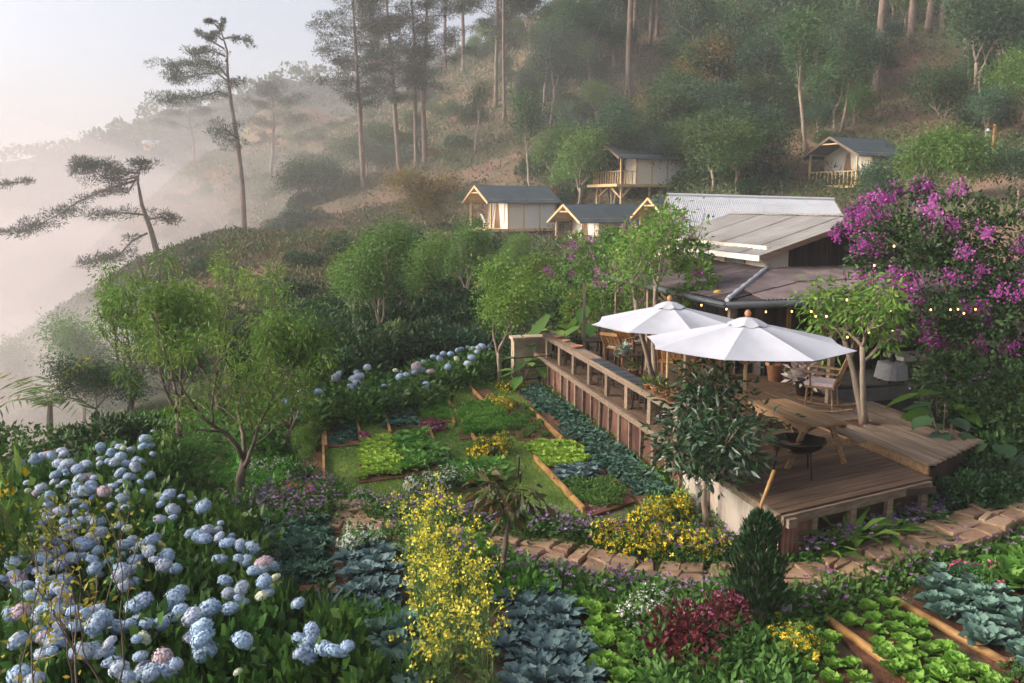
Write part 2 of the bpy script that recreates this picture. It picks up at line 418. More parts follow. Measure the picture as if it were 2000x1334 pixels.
# ------------------------------------------------------------------ plant meshes
def grow(rng, p, d, L, r, lev, wood, tips, nb=3, ang=.7, up=.12, jit=.18, ratio=.68, seg=5, start=.35):
    pts = [p.copy()]; rad = [r]; q = p.copy()
    for i in range(seg):
        d = nz(d + rng.normal(size=3) * jit + np.array([0, 0, up])); q = q + d * L / seg
        pts.append(q.copy()); rad.append(r * (1 - .5 * (i + 1) / seg))
    wood.append((pts, rad))
    if lev == 0:
        tips.append((pts, d)); return
    az = rng.random() * 6.28
    for k in range(nb):
        t = start + (1 - start) * (k + rng.random()) / nb
        i = min(int(t * seg), seg - 1); u = t * seg - i
        b = pts[i] * (1 - u) + pts[i + 1] * u
        az += 2.4 + rng.normal() * .3
        s = nz(np.cross(d, [.31, .17, .93] if abs(d[2]) < .95 else [1, 0, 0])); t2 = np.cross(d, s)
        an = ang * (.75 + .5 * rng.random())
        nd = d * math.cos(an) + (s * math.cos(az) + t2 * math.sin(az)) * math.sin(an)
        grow(rng, b, nd, L * ratio * (.8 + .4 * rng.random()), rad[i] * .62, lev - 1, wood, tips, nb, ang, up, jit, ratio, seg, start)
    grow(rng, pts[-1], d, L * ratio, rad[-1] * .9, lev - 1, wood, tips, nb, ang, up, jit, ratio, seg, start)

def wood_mesh(name, wood, m, n=5, min_r=.004):
    mb = MB()
    for i, (pts, rad) in enumerate(wood):
        mb.tube(pts, [max(x, min_r) for x in rad], 8 if i == 0 else n)
    return mb.mesh(name, m, True)

def crown_mesh(name, tips, rng, m, per=30, rc=.35, L=.16, W=.05, droop=-.3, along=True, flat=.7, keep=1.0, bare=0.0):
    Ps, As, vs = [], [], []
    for pts, d in tips:
        if rng.random() < bare: continue
        k = max(3, int(per * (.5 + rng.random())))
        if along:
            i = rng.integers(max(1, len(pts) - 3), len(pts), k); base = np.array(pts)[i]
        else: base = np.repeat(np.array(pts[-1])[None], k, 0)
        off = rng.normal(size=(k, 3)) * rc * np.array([1, 1, flat])
        Ps.append(base + off); As.append(nz(off + 1e-6) + rng.normal(size=(k, 3)) * .5 + np.array([0, 0, droop]))
        vs.append(np.clip(rng.random() * .5 + rng.random(k) * .5, 0, 1))
    P = np.concatenate(Ps); A = np.concatenate(As); v = np.concatenate(vs)
    n = len(P)
    return npmesh(name, *(lambda t: (t[0], t[1]))(leaves(P, A, L * (.6 + .8 * rng.random(n)), W * (.7 + .6 * rng.random(n)), rng, v)), m, np.repeat(v, 4))

LIB = {}
def tree_lib(key, seed, leaf, bark='bark', trunk=1.6, r=.09, L=1.4, lev=3, nb=3, ang=.7, up=.1, per=26, rc=.28, lL=.16, lW=.055, droop=-.35, ratio=.68, jit=.16, multi=1, bare=0.0, flat=.7, lean=0.0, start=.35, along=True):
    rng = np.random.default_rng(seed); wood, tips = [], []
    for q in range(multi):
        az = q * 2.4 + seed; sp = .35 if multi > 1 else lean
        pts = [np.zeros(3)]; d = nz(np.array([math.cos(az) * sp, math.sin(az) * sp, 1.0])); rad = [r * 1.25]; rr = r / (1 if multi == 1 else 1.25)
        for i in range(5):
            d = nz(d + rng.normal(size=3) * .08 + np.array([0, 0, .06])); pts.append(pts[-1] + d * trunk / 5); rad.append(rr * (1 - .25 * (i + 1) / 5))
        wood.append((pts, rad))
        a0 = rng.random() * 6
        for k in range(nb):
            an = ang * (.6 + .6 * rng.random()); a = a0 + k * 2 * PI / nb + rng.normal() * .2
            nd = np.array([math.cos(a) * math.sin(an), math.sin(a) * math.sin(an), math.cos(an)])
            grow(rng, pts[-1] if k < 2 else pts[-2], nd, L * (.8 + .4 * rng.random()), rad[-1] * .75, lev - 1, wood, tips, nb, ang, up, jit, ratio, 5, start)
    LIB[key] = (wood_mesh('trunk', wood, M[bark]), crown_mesh('crown', tips, rng, L_[leaf], per, rc, lL, lW, droop, along, flat, bare=bare))
    return tips

def put_tree(name, label, cat_, loc, key, rz=0.0, sc=1.0, group=None, parts=('trunk', 'crown')):
    t = thing(name, label, cat_, loc, rz, group, sc)
    for nme, me in zip(parts, LIB[key]): obj(nme, me, t)
    return t

def shrub_lib(key, seed, leaf, n=1400, rx=1.0, h=1.0, lL=.22, lW=.09, lumps=9, up=.3, stems=5, bark='bark'):
    """rounded lumpy bush, one metre in radius before scaling"""
    rng = np.random.default_rng(seed)
    cs = rng.normal(size=(lumps, 3)) * np.array([.42 * rx, .42 * rx, .25 * h]); cs[:, 2] = np.abs(cs[:, 2]) + .3 * h
    rs = .28 + .26 * rng.random(lumps)
    li = rng.integers(0, lumps, n); u = nz(rng.normal(size=(n, 3)))
    rad = rs[li] * (.55 + .5 * rng.random(n) ** .5)
    P = cs[li] + u * rad[:, None] * np.array([rx, rx, h]); P[:, 2] = np.maximum(P[:, 2], .02)
    A = u + rng.normal(size=(n, 3)) * .5 + np.array([0, 0, up])
    lv = rng.random(lumps)
    v = np.clip(lv[li] * .5 + rng.random(n) * .5, 0, 1)
    V, F, vv = leaves(P, A, lL * (.6 + .8 * rng.random(n)), lW * (.7 + .6 * rng.random(n)), rng, v)
    mb = MB()
    for i in range(stems):
        e = cs[i % lumps]; mb.tube([(e[0] * .1, e[1] * .1, -.1), (e[0] * .6, e[1] * .6, e[2] * .6), tuple(e)], [.035, .025, .01], 5)
    LIB[key] = (mb.mesh('stems', M[bark], True), npmesh('foliage', V, F, L_[leaf], vv))
    return P

def put_shrub(name, label, cat_, loc, key, rz=0.0, sc=1.0, group=None):
    return put_tree(name, label, cat_, loc, key, rz, sc, group, ('stems', 'foliage'))

def needles(centres, radii, rng, per=150, L=.30, W=.05, flat=.45):
    per = int(per * 1.7)
    Ps, As, vs = [], [], []
    for c, r in zip(centres, radii):
        k = int(per * max(.4, (r / .9) ** 1.6))
        u = nz(rng.normal(size=(k, 3))); P = np.array(c) + u * (rng.random((k, 1)) ** .45) * r * np.array([1, 1, flat])
        Ps.append(P); As.append(u * .7 + rng.normal(size=(k, 3)) * .5 + np.array([0, 0, .35])); vs.append(np.clip(rng.random() * .4 + rng.random(k) * .6, 0, 1))
    P = np.concatenate(Ps); A = np.concatenate(As); v = np.concatenate(vs); n = len(P)
    return leaves(P, A, L * (.6 + .8 * rng.random(n)), W * (.7 + .6 * rng.random(n)), rng, v, .1)

def pine_lib(key, seed, H=26, r=.34, crown=.42, spread=3.6, nbr=26, lean=.03, per=120, up=.1):
    rng = np.random.default_rng(seed); wood = []; pts = [np.zeros(3) - np.array([0, 0, .6])]; rad = [r * 1.5]; d = nz(np.array([rng.normal() * lean, rng.normal() * lean, 1.0]))
    for i in range(14):
        d = nz(d + rng.normal(size=3) * .02); pts.append(pts[-1] + d * H / 14); rad.append(r * (1 - .8 * ((i + 1) / 14) ** 1.3))
    wood.append((pts, rad)); cs, rs = [], []
    az = rng.random() * 6
    for k in range(nbr):
        t = 1 - crown + crown * (k + .5) / nbr; i = min(int(t * 14), 13); b = pts[i] + (pts[i + 1] - pts[i]) * (t * 14 - i)
        az += 2.4 + rng.normal() * .4
        q = (t - (1 - crown)) / crown
        L = spread * (.35 + .9 * math.sin(PI * (.12 + .78 * q))) * (.55 + .6 * rng.random())
        dd = np.array([math.cos(az), math.sin(az), up + .25 * rng.normal() * .5]); bp = [b]; p = b.copy()
        for s in range(5):
            dd = nz(dd + rng.normal(size=3) * .14); p = p + dd * L / 5; bp.append(p.copy())
        wood.append((bp, [max(.03, rad[i] * .32 * (1 - .7 * s / 5)) for s in range(6)]))
        for s in (2, 3, 4, 5):
            if rng.random() < .86:
                cs.append(bp[s] + rng.normal(size=3) * .25 + np.array([0, 0, .15])); rs.append(.55 + .55 * rng.random())
    cs += [pts[-1] + np.array([0, 0, z]) for z in (-.8, -.2, .3)]; rs += [1.0, .9, .6]
    V, F, v = needles(cs, rs, rng, per)
    LIB[key] = (wood_mesh('trunk', wood, M['bark_pine'], 5, .02), npmesh('crown', V, F, L_['pine'], v))

def sketch_pine(name, label, trunk_px, Y, branches, seed, r=.28, group=None, per=80):
    """a pine whose bends are read from the photograph and stand at distance Y, branches spread in depth"""
    rng = np.random.default_rng(seed)
    T = [np.array(dep(x, y, Y)) for x, y in trunk_px]
    base = T[0].copy(); base[2] = min(base[2], gz(base[0], base[1])) - .4
    T[0] = base; T = [p + np.array([0, (i / len(T)) * rng.normal() * .8, 0]) for i, p in enumerate(T)]
    wood = [([p - base for p in T], [r * (1.15 - .95 * i / (len(T) - 1)) for i in range(len(T))])]
    cs, rs = [], []
    for k, (path, size) in enumerate(branches):
        dy = rng.normal() * 1.0
        B = [np.array(dep(x, y, Y)) for x, y in path]
        B = [p + np.array([0, dy * i * .8, 0]) - base for i, p in enumerate(B)]
        wood.append((B, [max(.03, r * .36 * (1 - .75 * i / max(1, len(B) - 1))) for i in range(len(B))]))
        if size:
            m = len(B)
            for i in range(m - 1):
                for t in (np.linspace(.15, 1, 4) if i >= (m - 1) // 2 else [.8]):
                    for _ in range(2):
                        cs.append(B[i] * (1 - t) + B[i + 1] * t + rng.normal(size=3) * np.array([.45, .8, .2]) * size); rs.append(size * (.5 + .5 * rng.random()))
    t = thing(name, label, 'pine tree', tuple(base), 0, group)
    obj('trunk', wood_mesh('trunk', wood, M['bark_pine'], 5, .02), t)
    V, F, v = needles(cs, rs, rng, per)
    obj('crown', npmesh('crown', V, F, L_['pine'], v), t)
    return t

# hillside kinds
for i, (lf, sd_) in enumerate([('hill', 11), ('hill_teal', 12), ('hill', 13), ('hill_gold', 14), ('green', 15)]):
    tree_lib('ht%d' % i, sd_, lf, 'bark_pale', trunk=1.5, r=.11, L=1.5, lev=3, nb=3, ang=.8, up=.1, per=150, rc=.42, lL=.16, lW=.08, droop=-.1)
tree_lib('htall', 21, 'hill_teal', 'bark_pale', trunk=3.6, r=.12, L=1.9, lev=3, nb=3, ang=.6, up=.16, per=170, rc=.5, lL=.18, lW=.085, droop=-.1)
tree_lib('hslim', 22, 'hill', 'bark_pale', trunk=4.6, r=.10, L=1.5, lev=3, nb=3, ang=.5, up=.2, per=90, rc=.42, lL=.17, lW=.08, droop=-.1, bare=.2)
for i, (lf, sd_) in enumerate([('hill', 31), ('hill_teal', 32), ('deep', 33), ('hill', 34), ('dry', 35), ('hill_gold', 36)]):
    shrub_lib('hs%d' % i, sd_, lf, 3600, 1.0, 1.0, .13, .065, 14)
for i, s in enumerate([(41, 23, .28, .62, 3.9, 44), (42, 22, .26, .66, 3.6, 44), (43, 30, .25, .34, 4.4, 26)]):
    pine_lib('pine%d' % i, s[0], s[1], s[2], s[3], s[4], s[5])

# ------------------------------------------------------------------ the hillside
def hill_point(px, Y):
    X = (px - 1000) / FPX * (Y * cP + 0.0); X = (px - 1000) / FPX * Y * (cP + 0.0) * 1.0
    z = gz(X, Y)
    w = Y * cP - (z - CAM_H) * sP
    X = (px - 1000) / FPX * w
    return Vector((X, Y, gz(X, Y)))

# three named pines on the misty spur at the left
sketch_pine('pine_tree', 'very tall slender misty pine with one-sided layered branches, left of the slope', [(481, 502), (478, 440), (472, 360), (463, 280), (452, 200), (443, 140), (436, 95), (424, 50)], 78, [
    ([(444, 150), (425, 130), (395, 122), (365, 118), (330, 120), (303, 120)], .95), ([(446, 160), (420, 140), (380, 142), (345, 150), (322, 140)], .9), ([(452, 190), (425, 178), (390, 190), (350, 192), (325, 200)], 1.0),
    ([(440, 110), (415, 98), (385, 100), (362, 96)], .7), ([(438, 95), (410, 78), (390, 66)], .35), ([(436, 75), (455, 70), (482, 78)], .55), ([(434, 78), (412, 60), (400, 72)], .3), ([(428, 55), (415, 42), (405, 44)], .2), ([(430, 60), (445, 45)], .15),
    ([(447, 165), (460, 158)], .9), ([(462, 270), (445, 252), (434, 262)], 1.0), ([(441, 120), (452, 110), (455, 92)], 0), ([(464, 290), (438, 268)], .8)], 101, .26)
sketch_pine('pine_tree', 'bent misty pine leaning left with a long drooping limb, beside the fog bank', [(316, 535), (305, 500), (292, 450), (282, 400), (272, 350), (266, 335)], 62, [
    ([(268, 345), (240, 352), (205, 348), (180, 330), (165, 322)], 1.0), ([(266, 338), (235, 335), (205, 322), (175, 318)], .8), ([(272, 350), (215, 370), (170, 395), (140, 420), (110, 440), (85, 455)], .85), ([(268, 338), (278, 325), (285, 318)], .7),
    ([(286, 420), (260, 415), (232, 420)], .8), ([(287, 428), (310, 425), (330, 430)], .8), ([(288, 455), (262, 470), (248, 490), (215, 505), (180, 512)], .75), ([(268, 345), (250, 375), (185, 375)], .6)], 102, .24)
sketch_pine('pine_tree', 'slim pale pine with a flat-topped crown standing in mist below the far ridge', [(385, 378), (382, 330), (376, 270), (372, 235), (368, 205)], 160, [
    ([(376, 255), (345, 240), (315, 238)], 1.5), ([(376, 250), (400, 238), (428, 242)], 1.5), ([(372, 230), (350, 220), (330, 222)], 1.6), ([(372, 225), (395, 218), (415, 222)], 1.5), ([(368, 208), (380, 202), (355, 205)], 1.5)], 103, .30)
sketch_pine('pine_tree', 'round-crowned pale pine on the misty slope right of the tallest left pine', [(527, 350), (532, 300), (535, 240), (533, 200), (530, 172)], 140, [
    ([(535, 250), (510, 240), (488, 238)], 1.6), ([(535, 245), (560, 238), (580, 232)], 1.6), ([(534, 215), (510, 205), (492, 198)], 1.7), ([(534, 210), (555, 200), (582, 196)], 1.7), ([(531, 185), (515, 178), (550, 176)], 1.7), ([(533, 270), (505, 262)], 1.2), ([(533, 195), (530, 176)], 1.6)], 104, .30)
sketch_pine('pine_tree', 'pine at the left frame edge, mostly out of view', [(-80, 600), (-70, 480), (-60, 380)], 60, [([(-65, 440), (-40, 450), (8, 452)], .45), ([(-65, 380), (-35, 360), (0, 352)], .4), ([(-65, 400), (-45, 395), (-15, 398)], .35)], 105, .24)
pines = [(711, 90, 0, 1.05, 'straight pine nearest the open sky, leftmost of the tall upper pines'), (781, 95, 1, 1.15, 'leaning pine second from the left among the tall upper pines'), (813, 97, 2, .95, 'thin pine of the close pair right of the leaning pine'),
         (829, 95, 0, 1.05, 'thicker pine of the close pair right of the leaning pine'), (968, 112, 1, 1.15, 'dense dark pine left of its twin above the bare red slope'), (985, 106, 2, .9, 'dense dark pine right of its twin above the bare red slope'),
         (1226, 96, 2, 1.35, 'tall straight pine trunk above the middle cabin roof'), (1241, 118, 0, 1.2, 'thin pine trunk just behind the tall straight trunk'), (1270, 120, 1, 1.2, 'bare pine trunk, left of a pair on the upper slope'), (1283, 124, 2, 1.1, 'bare pine trunk, right of a pair on the upper slope'),
         (1710, 82, 2, 1.5, 'thickest pine trunk rising from bare earth at the upper right'), (1777, 92, 1, 1.45, 'first pine trunk right of the thickest trunk'), (1813, 93, 2, 1.35, 'second pine trunk right of the thickest trunk'), (1838, 93, 0, 1.35, 'leaning rightmost pine trunk at the upper right'),
         (1445, 122, 2, 1.2, 'distant pine trunk on the dark upper slope'), (1172, 135, 1, 1.1, 'whitish slim trunk high on the slope left of the tall straight pine'), (905, 140, 0, 1.2, 'hazy pine filling the skyline behind the twin dark pines'), (870, 150, 2, 1.2, 'hazy pine left of the skyline behind the twin dark pines'), (1030, 150, 1, 1.3, 'hazy pine right of the skyline behind the twin dark pines'), (745, 150, 0, .9, 'pale hazy pine behind the leftmost straight pine')]
for i, (px, Y, k, s, lb) in enumerate(pines):
    p = hill_point(px, Y); o = put_tree('pine_tree', lb, 'pine tree', p, 'pine%d' % k, i * 1.7, s, 'tall pines on the slope')
    if px == 1838: o.rotation_euler = (0, .07, 0)
    elif px == 781: o.rotation_euler = (0, -.06, 0)

rngH = np.random.default_rng(5)
LAND = [('the leftmost cabin', 960, 420), ('the second cabin', 1130, 450), ('the middle cabin', 1240, 330), ('the right cabin', 1640, 320), ('the thickest pine', 1710, 180), ('the straight pine', 712, 300), ('the pair of pines', 820, 300), ('the twin dark pines', 975, 220), ('the tall straight trunk', 1226, 130),
        ('the misty tall pine', 480, 440), ('the bent misty pine', 310, 500), ('the round misty pine', 530, 330), ('the right frame edge', 1970, 250), ('the golden tree', 1365, 200), ('the double trunk', 1548, 150), ('the bare red slope', 900, 330), ('the top frame edge', 1400, 20), ('the upper trunks', 1820, 90), ('the skyline', 900, 60), ('the foot of the slope', 600, 470)]
def landmark(px, row): return min(LAND, key=lambda l: (l[1] - px) ** 2 + ((l[2] - row) * 1.3) ** 2)[0]
def side(px, row):
    l = min(LAND, key=lambda l: (l[1] - px) ** 2 + ((l[2] - row) * 1.3) ** 2); dx, dy = px - l[1], row - l[2]
    return ('right of ' if dx > 0 else 'left of ') + l[0] if abs(dx) > abs(dy) else ('below ' if dy > 0 else 'above ') + l[0]
def blocked(px, Y, row):
    """keep the view to the cabins and to the bare foot of the misty slope open"""
    if 860 < px < 1350 and Y < 66: return True
    if px >= 1350 and Y < 58: return True
    if 1500 < px < 1780 and Y < 64: return True
    if px <= 860 and Y < 44: return True
    for tx, ty in ((1226, 96), (1710, 82), (1777, 92), (1813, 93), (1838, 93), (1270, 120), (1283, 124), (711, 90), (781, 95), (820, 96), (975, 109), (481, 78)):
        if abs(px - tx) < 45 and ty - 26 < Y < ty + 1: return True
    return False
def scatter_hill():
    spots = []
    tries = 0
    while len(spots) < 540 and tries < 20000:
        tries += 1
        Y = 44 * (175 / 44) ** (rngH.random() ** .85); px = rngH.uniform(330, 2080)
        p = hill_point(px, Y)
        row = 400 - FPX * (p.z - CAM_H) / (Y * .99)
        if row > 560 or row < -70 or blocked(px, Y, row): continue
        right = float(sstep(750, 1250, px))
        n = vnoise(np.array([p.x]), np.array([p.y]), 14, 9)[0]
        if n < -.15 and rngH.random() < .85 - .45 * right: continue
        if 640 < px < 1010 and 300 < row < 480 and rngH.random() < .6: continue
        spots.append((p, px, row, right))
    nt_, ns_ = 0, 0
    for p, px, row, right in spots:
        Y_ = p.y
        u = rngH.random()
        if u < .28 + .24 * right and row < 420 and Y_ > 60 and nt_ < 290 and not (px < 780 and Y_ > 118):
            nt_ += 1
            k = rngH.choice(['ht0', 'ht1', 'ht2', 'htall', 'ht4', 'ht3', 'hslim'], p=[.18, .22, .16, .18, .07, .03, .16]); s = rngH.uniform(.8, 1.45) * (1 + .25 * right * (row < 200))
            nm = {'ht0': 'olive', 'ht1': 'blue-green', 'ht2': 'dull green', 'htall': 'tall teal', 'ht4': 'fresh green', 'ht3': 'golden', 'hslim': 'slim pale-trunked'}[k]
            put_tree('hillside_tree', '%s leafy tree on the slope, %s' % (nm, side(px, row)), 'tree', p - Vector((0, 0, .3)), k, rngH.random() * 6.28, s, 'leafy trees on the wooded hillside')
        elif ns_ < 295:
            ns_ += 1
            k = rngH.choice(['hs0', 'hs1', 'hs2', 'hs3', 'hs4', 'hs5'], p=[.25, .22, .24, .17, .09, .03]); s = rngH.uniform(.9, 2.1) * (1 if Y_ > 62 else .6) * (.7 if px < 780 and Y_ > 118 else 1)
            nm = {'hs0': 'olive green', 'hs1': 'blue-green', 'hs2': 'dark green', 'hs3': 'dull green', 'hs4': 'dry brown', 'hs5': 'golden'}[k]
            put_shrub('hillside_shrub', '%s wild shrub on the slope, %s' % (nm, side(px, row)), 'shrub', p - Vector((0, 0, .25)), k, rngH.random() * 6.28, (s, s, s * rngH.uniform(.7, 1.2)), 'wild shrubs on the hillside')
    # undergrowth: uncountable low leaves and dry stalks
    parts = []
    n = 330000
    Y = 36 * (190 / 36) ** (rngH.random(n) ** .75); px = rngH.uniform(-100, 2080, n); X = (px - 1000) / FPX * Y
    dn = vnoise(X, Y, 7, 21) + .6 * vnoise(X, Y, 2.5, 22)
    bare = (px > 640) & (px < 1010) & (Y > 66) & (Y < 86)
    keep = (dn > rngH.uniform(-.6, .15, n) - .3 * (Y > 88)) & ~(bare & (rngH.random(n) < .75)) & ((Y > 50) | (px < 1000))
    X, Y, dn = X[keep], Y[keep], dn[keep]
    n2 = 170000; Y2 = rngH.uniform(28, 80, n2); q2 = rngH.uniform(-100, 960, n2); X2 = (q2 - 1000) / FPX * Y2
    d2 = vnoise(X2, Y2, 6, 23) + .6 * vnoise(X2, Y2, 2.2, 24); k2 = d2 > rngH.uniform(-.5, .3, n2)
    X = np.concatenate([X, X2[k2]]); Y = np.concatenate([Y, Y2[k2]]); dn = np.concatenate([dn, d2[k2]]); n = len(X)
    Z = ground(X, Y)
    P = np.stack([X, Y, Z + rngH.random(n) * .7 * (1 + dn)], 1)
    A = rngH.normal(size=(n, 3)) * .8 + np.array([0, 0, .8])
    sz = .10 + .0022 * Y
    v = np.clip(.5 + dn * .6 + rngH.normal(size=n) * .2 - np.where(np.arange(n) >= n - int(k2.sum()), .22, 0), 0, 1)
    V, F, vv = leaves(P, A, sz * (.7 + .8 * rngH.random(n)), sz * .45, rngH, v)
    mm = lmat('leaf_undergrowth', [(.19, .125, .065), (.115, .11, .045), (.055, .095, .03), (.085, .14, .042)], .2, rnd=0, hue=0)
    o = obj('undergrowth', npmesh('undergrowth', V, F, mm, vv)); tag(o, 'low tangled undergrowth and dry weeds covering the hillside', 'undergrowth', kind='stuff')
scatter_hill()

# individually recognisable hillside trees
for px, Y, k, s, lb in [(835, 66, 'ht3', 1.15, 'small golden-leaved tree left of the lowest cabins'), (1365, 84, 'ht3', 1.7, 'broad golden-green tree high on the dark slope'), (1345, 90, 'hs5', 2.6, 'second golden-green tree top behind the broad one'),
                        (1128, 67, 'ht4', 1.45, 'bushy bright green tree between the lower and upper left cabins'), (1440, 60, 'ht4', 1.15, 'round bright green tree left of the path lamp post'), (1290, 74, 'ht1', 1.1, 'leafy tree behind the roof of the middle cabin'),
                        (1545, 100, 'htall', 1.9, 'tall spreading tree with pale slim double trunk on the slope'), (1340, 92, 'htall', 1.5, 'dark leafy tree left of the pale double trunk tree'), (1660, 98, 'htall', 1.7, 'dense dark tree left of the thickest pine'), (1060, 70, 'hs5', 2.0, 'yellowing bush on the bare slope behind the cabins'),
                        (1030, 68, 'hs0', 1.6, 'olive bush right of the leftmost cabin roof'), (1120, 128, 'htall', 1.9, 'pale leafy tree on the ridge right of the dark pines'), (1040, 125, 'htall', 1.7, 'pale leafy tree on the ridge beside the dark pines'), (1200, 120, 'htall', 1.8, 'blue-green tree left of the pine pair on the ridge'),
                        (1790, 46, 'ht4', 1.0, 'bushy green tree right of the rightmost cabin'), (1885, 44, 'ht4', .95, 'bushy green tree at the right frame behind the bougainvillea'), (1985, 42, 'ht1', .75, 'dark green tree at the right frame edge'), (1710, 50, 'ht1', .75, 'small green tree below the rightmost cabin'),
                        (1560, 50, 'ht4', .5, 'low green tree under the rightmost cabin balcony'), (1380, 50, 'hs1', 1.7, 'green bush behind the white barn roof'), (1300, 47, 'ht4', .75, 'green tree left of the white barn roof'), (1480, 53, 'hs2', 1.5, 'dark bush behind the middle of the barn roof'), (1000, 45, 'ht4', .55, 'small light green tree just below the leftmost cabin'), (1205, 44, 'ht4', .6, 'small light green tree right below the second cabin')]:
    f = put_shrub if k.startswith('hs') else put_tree
    f('hillside_tree', lb, 'tree', hill_point(px, Y) - Vector((0, 0, .3)), k, px * .37, s)

# ------------------------------------------------------------------ far ridge across the valley
def far_hill():
    rg = np.random.default_rng(77)
    prof = [(-500, 350), (-100, 318), (0, 312), (60, 300), (150, 290), (235, 262), (300, 225), (370, 212), (430, 206), (480, 186), (540, 160), (620, 152), (690, 150), (800, 120), (1000, 90)]
    Yr = 360.0; xs = np.linspace(-330, 48, 260)
    px = 1000 + FPX * xs / Yr
    row = np.interp(px, [p[0] for p in prof], [p[1] for p in prof])
    top = CAM_H + (400 - row) / FPX * Yr
    nv = 24; V = []
    for j in range(nv):
        t = j / (nv - 1)
        y = Yr - 90 * (1 - t) ** 1.0; z = -60 + (top + 60) * (t ** 1.15)
        V.append(np.stack([xs, np.full_like(xs, y), z + vnoise(xs, np.full_like(xs, y), 12, 8) * 4 - (2.5 if j == nv - 1 else 0)], 1))
    for j in range(4):
        V.append(np.stack([xs, np.full_like(xs, Yr + 60 * (j + 1)), top - 25 * (j + 1)], 1))
    V = np.concatenate(V); nx = len(xs); ny = nv + 4
    i = (np.arange(ny - 1)[:, None] * nx + np.arange(nx - 1)[None]).ravel()
    F = np.stack([i, i + 1, i + 1 + nx, i + nx], 1)
    struct(obj('far_hill', npmesh('far_hill', V, F, pmat('far_earth', [(.05, .06, .035), (.10, .10, .06)], .05, .95), smooth=True)), label='far hill across the misty valley')
    # woods on the far hill: one distant mass of crowns
    n = 2600; X = rg.uniform(-325, 45, n); t = rg.random(n) ** .6
    y = Yr - 90 * (1 - t); tp = np.interp(X, xs, top); z = -60 + (tp + 60) * t ** 1.15
    r = rg.uniform(1.8, 3.6, n); k = 34
    u = nz(rg.normal(size=(n, k, 3))); u[:, :, 2] = np.abs(u[:, :, 2])
    Pp = np.stack([X, y, z], 1)[:, None] + u * (r[:, None, None] * np.array([1, 1, 1.3])) * rg.uniform(.6, 1, (n, k, 1))
    Vv, Ff, vv = leaves(Pp.reshape(-1, 3), u.reshape(-1, 3) + rg.normal(size=(n * k, 3)) * .5, 1.7, 1.2, rg, np.repeat(rg.random(n), k))
    o = obj('far_woods', npmesh('far_woods', Vv, Ff, L_['deep'], vv)); tag(o, 'distant woods covering the hill across the valley', 'woods', kind='stuff')
far_hill()
for i, (px, Y, s) in enumerate([(95, 330, 1.1), (150, 325, 1.1), (180, 330, 1.0), (40, 335, 1.0), (255, 330, 1.2), (225, 335, 1.0)]):
    p = dep(px, [300, 300, 298, 312, 280, 300][i], Y); p.z -= 17 * s
    put_tree('distant_tree', ['tiny tree on the far ridge, leftmost but one on the skyline', 'flat-topped tree on the far ridge skyline', 'second flat-topped tree on the far ridge skyline', 'tiny tree at the left end of the far skyline', 'dark tree beside the far lit house', 'small tree left of the far lit house'][i], 'tree', p, 'pine%d' % (i % 3), i * 1.3, s * .75, 'trees on the far ridge')
fh = thing('far_house', 'tiny sunlit orange house on the far hillside', 'house', dep(297, 291, 346) - Vector((0, 0, .8)), .5, None, .7)
mb = MB().box((0, 0, 2), (9, 6, 4)).build('wall', M['timber'], fh)
MB().add([(-5, -3.4, 4), (5, -3.4, 4), (5, 3.4, 4), (-5, 3.4, 4), (-5, 0, 6), (5, 0, 6)], [(0, 1, 5, 4), (2, 3, 4, 5), (0, 4, 3), (1, 2, 5), (3, 2, 1, 0)]).build('roof', M['tin_white'], fh)
for q in (-2.5, 2.5): MB().box((q, -3.02, 2.1), (1.4, .08, 1.5)).build('window', M['slate'], fh)

# ------------------------------------------------------------------ air: thin haze everywhere, fog banks lying in the valley
def volume(name, me, dens, col, label, aniso=.0):
    m = bpy.data.materials.new(name + '_air'); m.use_nodes = True; nt = m.node_tree; nt.nodes.clear()
    out = nt.nodes.new('ShaderNodeOutputMaterial'); v = nt.nodes.new('ShaderNodeVolumePrincipled')
    v.inputs['Color'].default_value = (*col, 1); v.inputs['Density'].default_value = dens; v.inputs['Anisotropy'].default_value = aniso
    nt.links.new(v.outputs[0], out.inputs['Volume'])
    me.materials.append(m)
    o = obj(name, me); o['kind'] = 'stuff'; o['label'] = label
    return o
HAZE_D = 0.0009
volume('haze', MB().box((0, 1240, -4), (3200, 2700, 172)).mesh('haze'), HAZE_D, (.86, .87, .90), 'thin pale morning haze filling the air')
def fog_bank(c, r, dens, seed):
    rg = np.random.default_rng(seed)
    import bmesh
    bm = bmesh.new(); bmesh.ops.create_icosphere(bm, subdivisions=4, radius=1.0)
    ph = rg.random(6) * 6.28
    for v in bm.verts:
        a = v.co.copy(); k = 1 + .10 * math.sin(3 * a.x + ph[0]) + .10 * math.sin(4 * a.y + ph[1]) + .07 * math.sin(6 * a.x + 3 * a.z + ph[2]) + .05 * math.sin(9 * a.y + ph[3])
        v.co = Vector((a.x * r[0] * k, a.y * r[1] * k, a.z * r[2] * k))
    me = bpy.data.meshes.new('fog_bank'); bm.to_mesh(me); bm.free()
    o = volume('fog_bank', me, dens, (.92, .855, .85), 'soft pinkish fog bank lying in the valley at the left')
    o.location = c
    return o
FOG = [((-76, 95, -9), (44, 60, 17), .013), ((-78, 100, -7), (54, 76, 19), .0055), ((-74, 118, -6), (62, 88, 21), .0028), ((-125, 200, -18), (105, 80, 20), .007), ((-38, 52, -8.5), (22, 24, 11.5), .016), ((-20.5, 31, -3.4), (10, 13, 5.5), .03), ((-15.5, 22.5, -1.6), (7, 8, 4.2), .05), ((-56, 108, 0), (62, 74, 17), .0026), ((-52, 120, 4), (70, 86, 24), .0010)]
for i, (c, r, d) in enumerate(FOG): fog_bank(c, r, d, 200 + i)

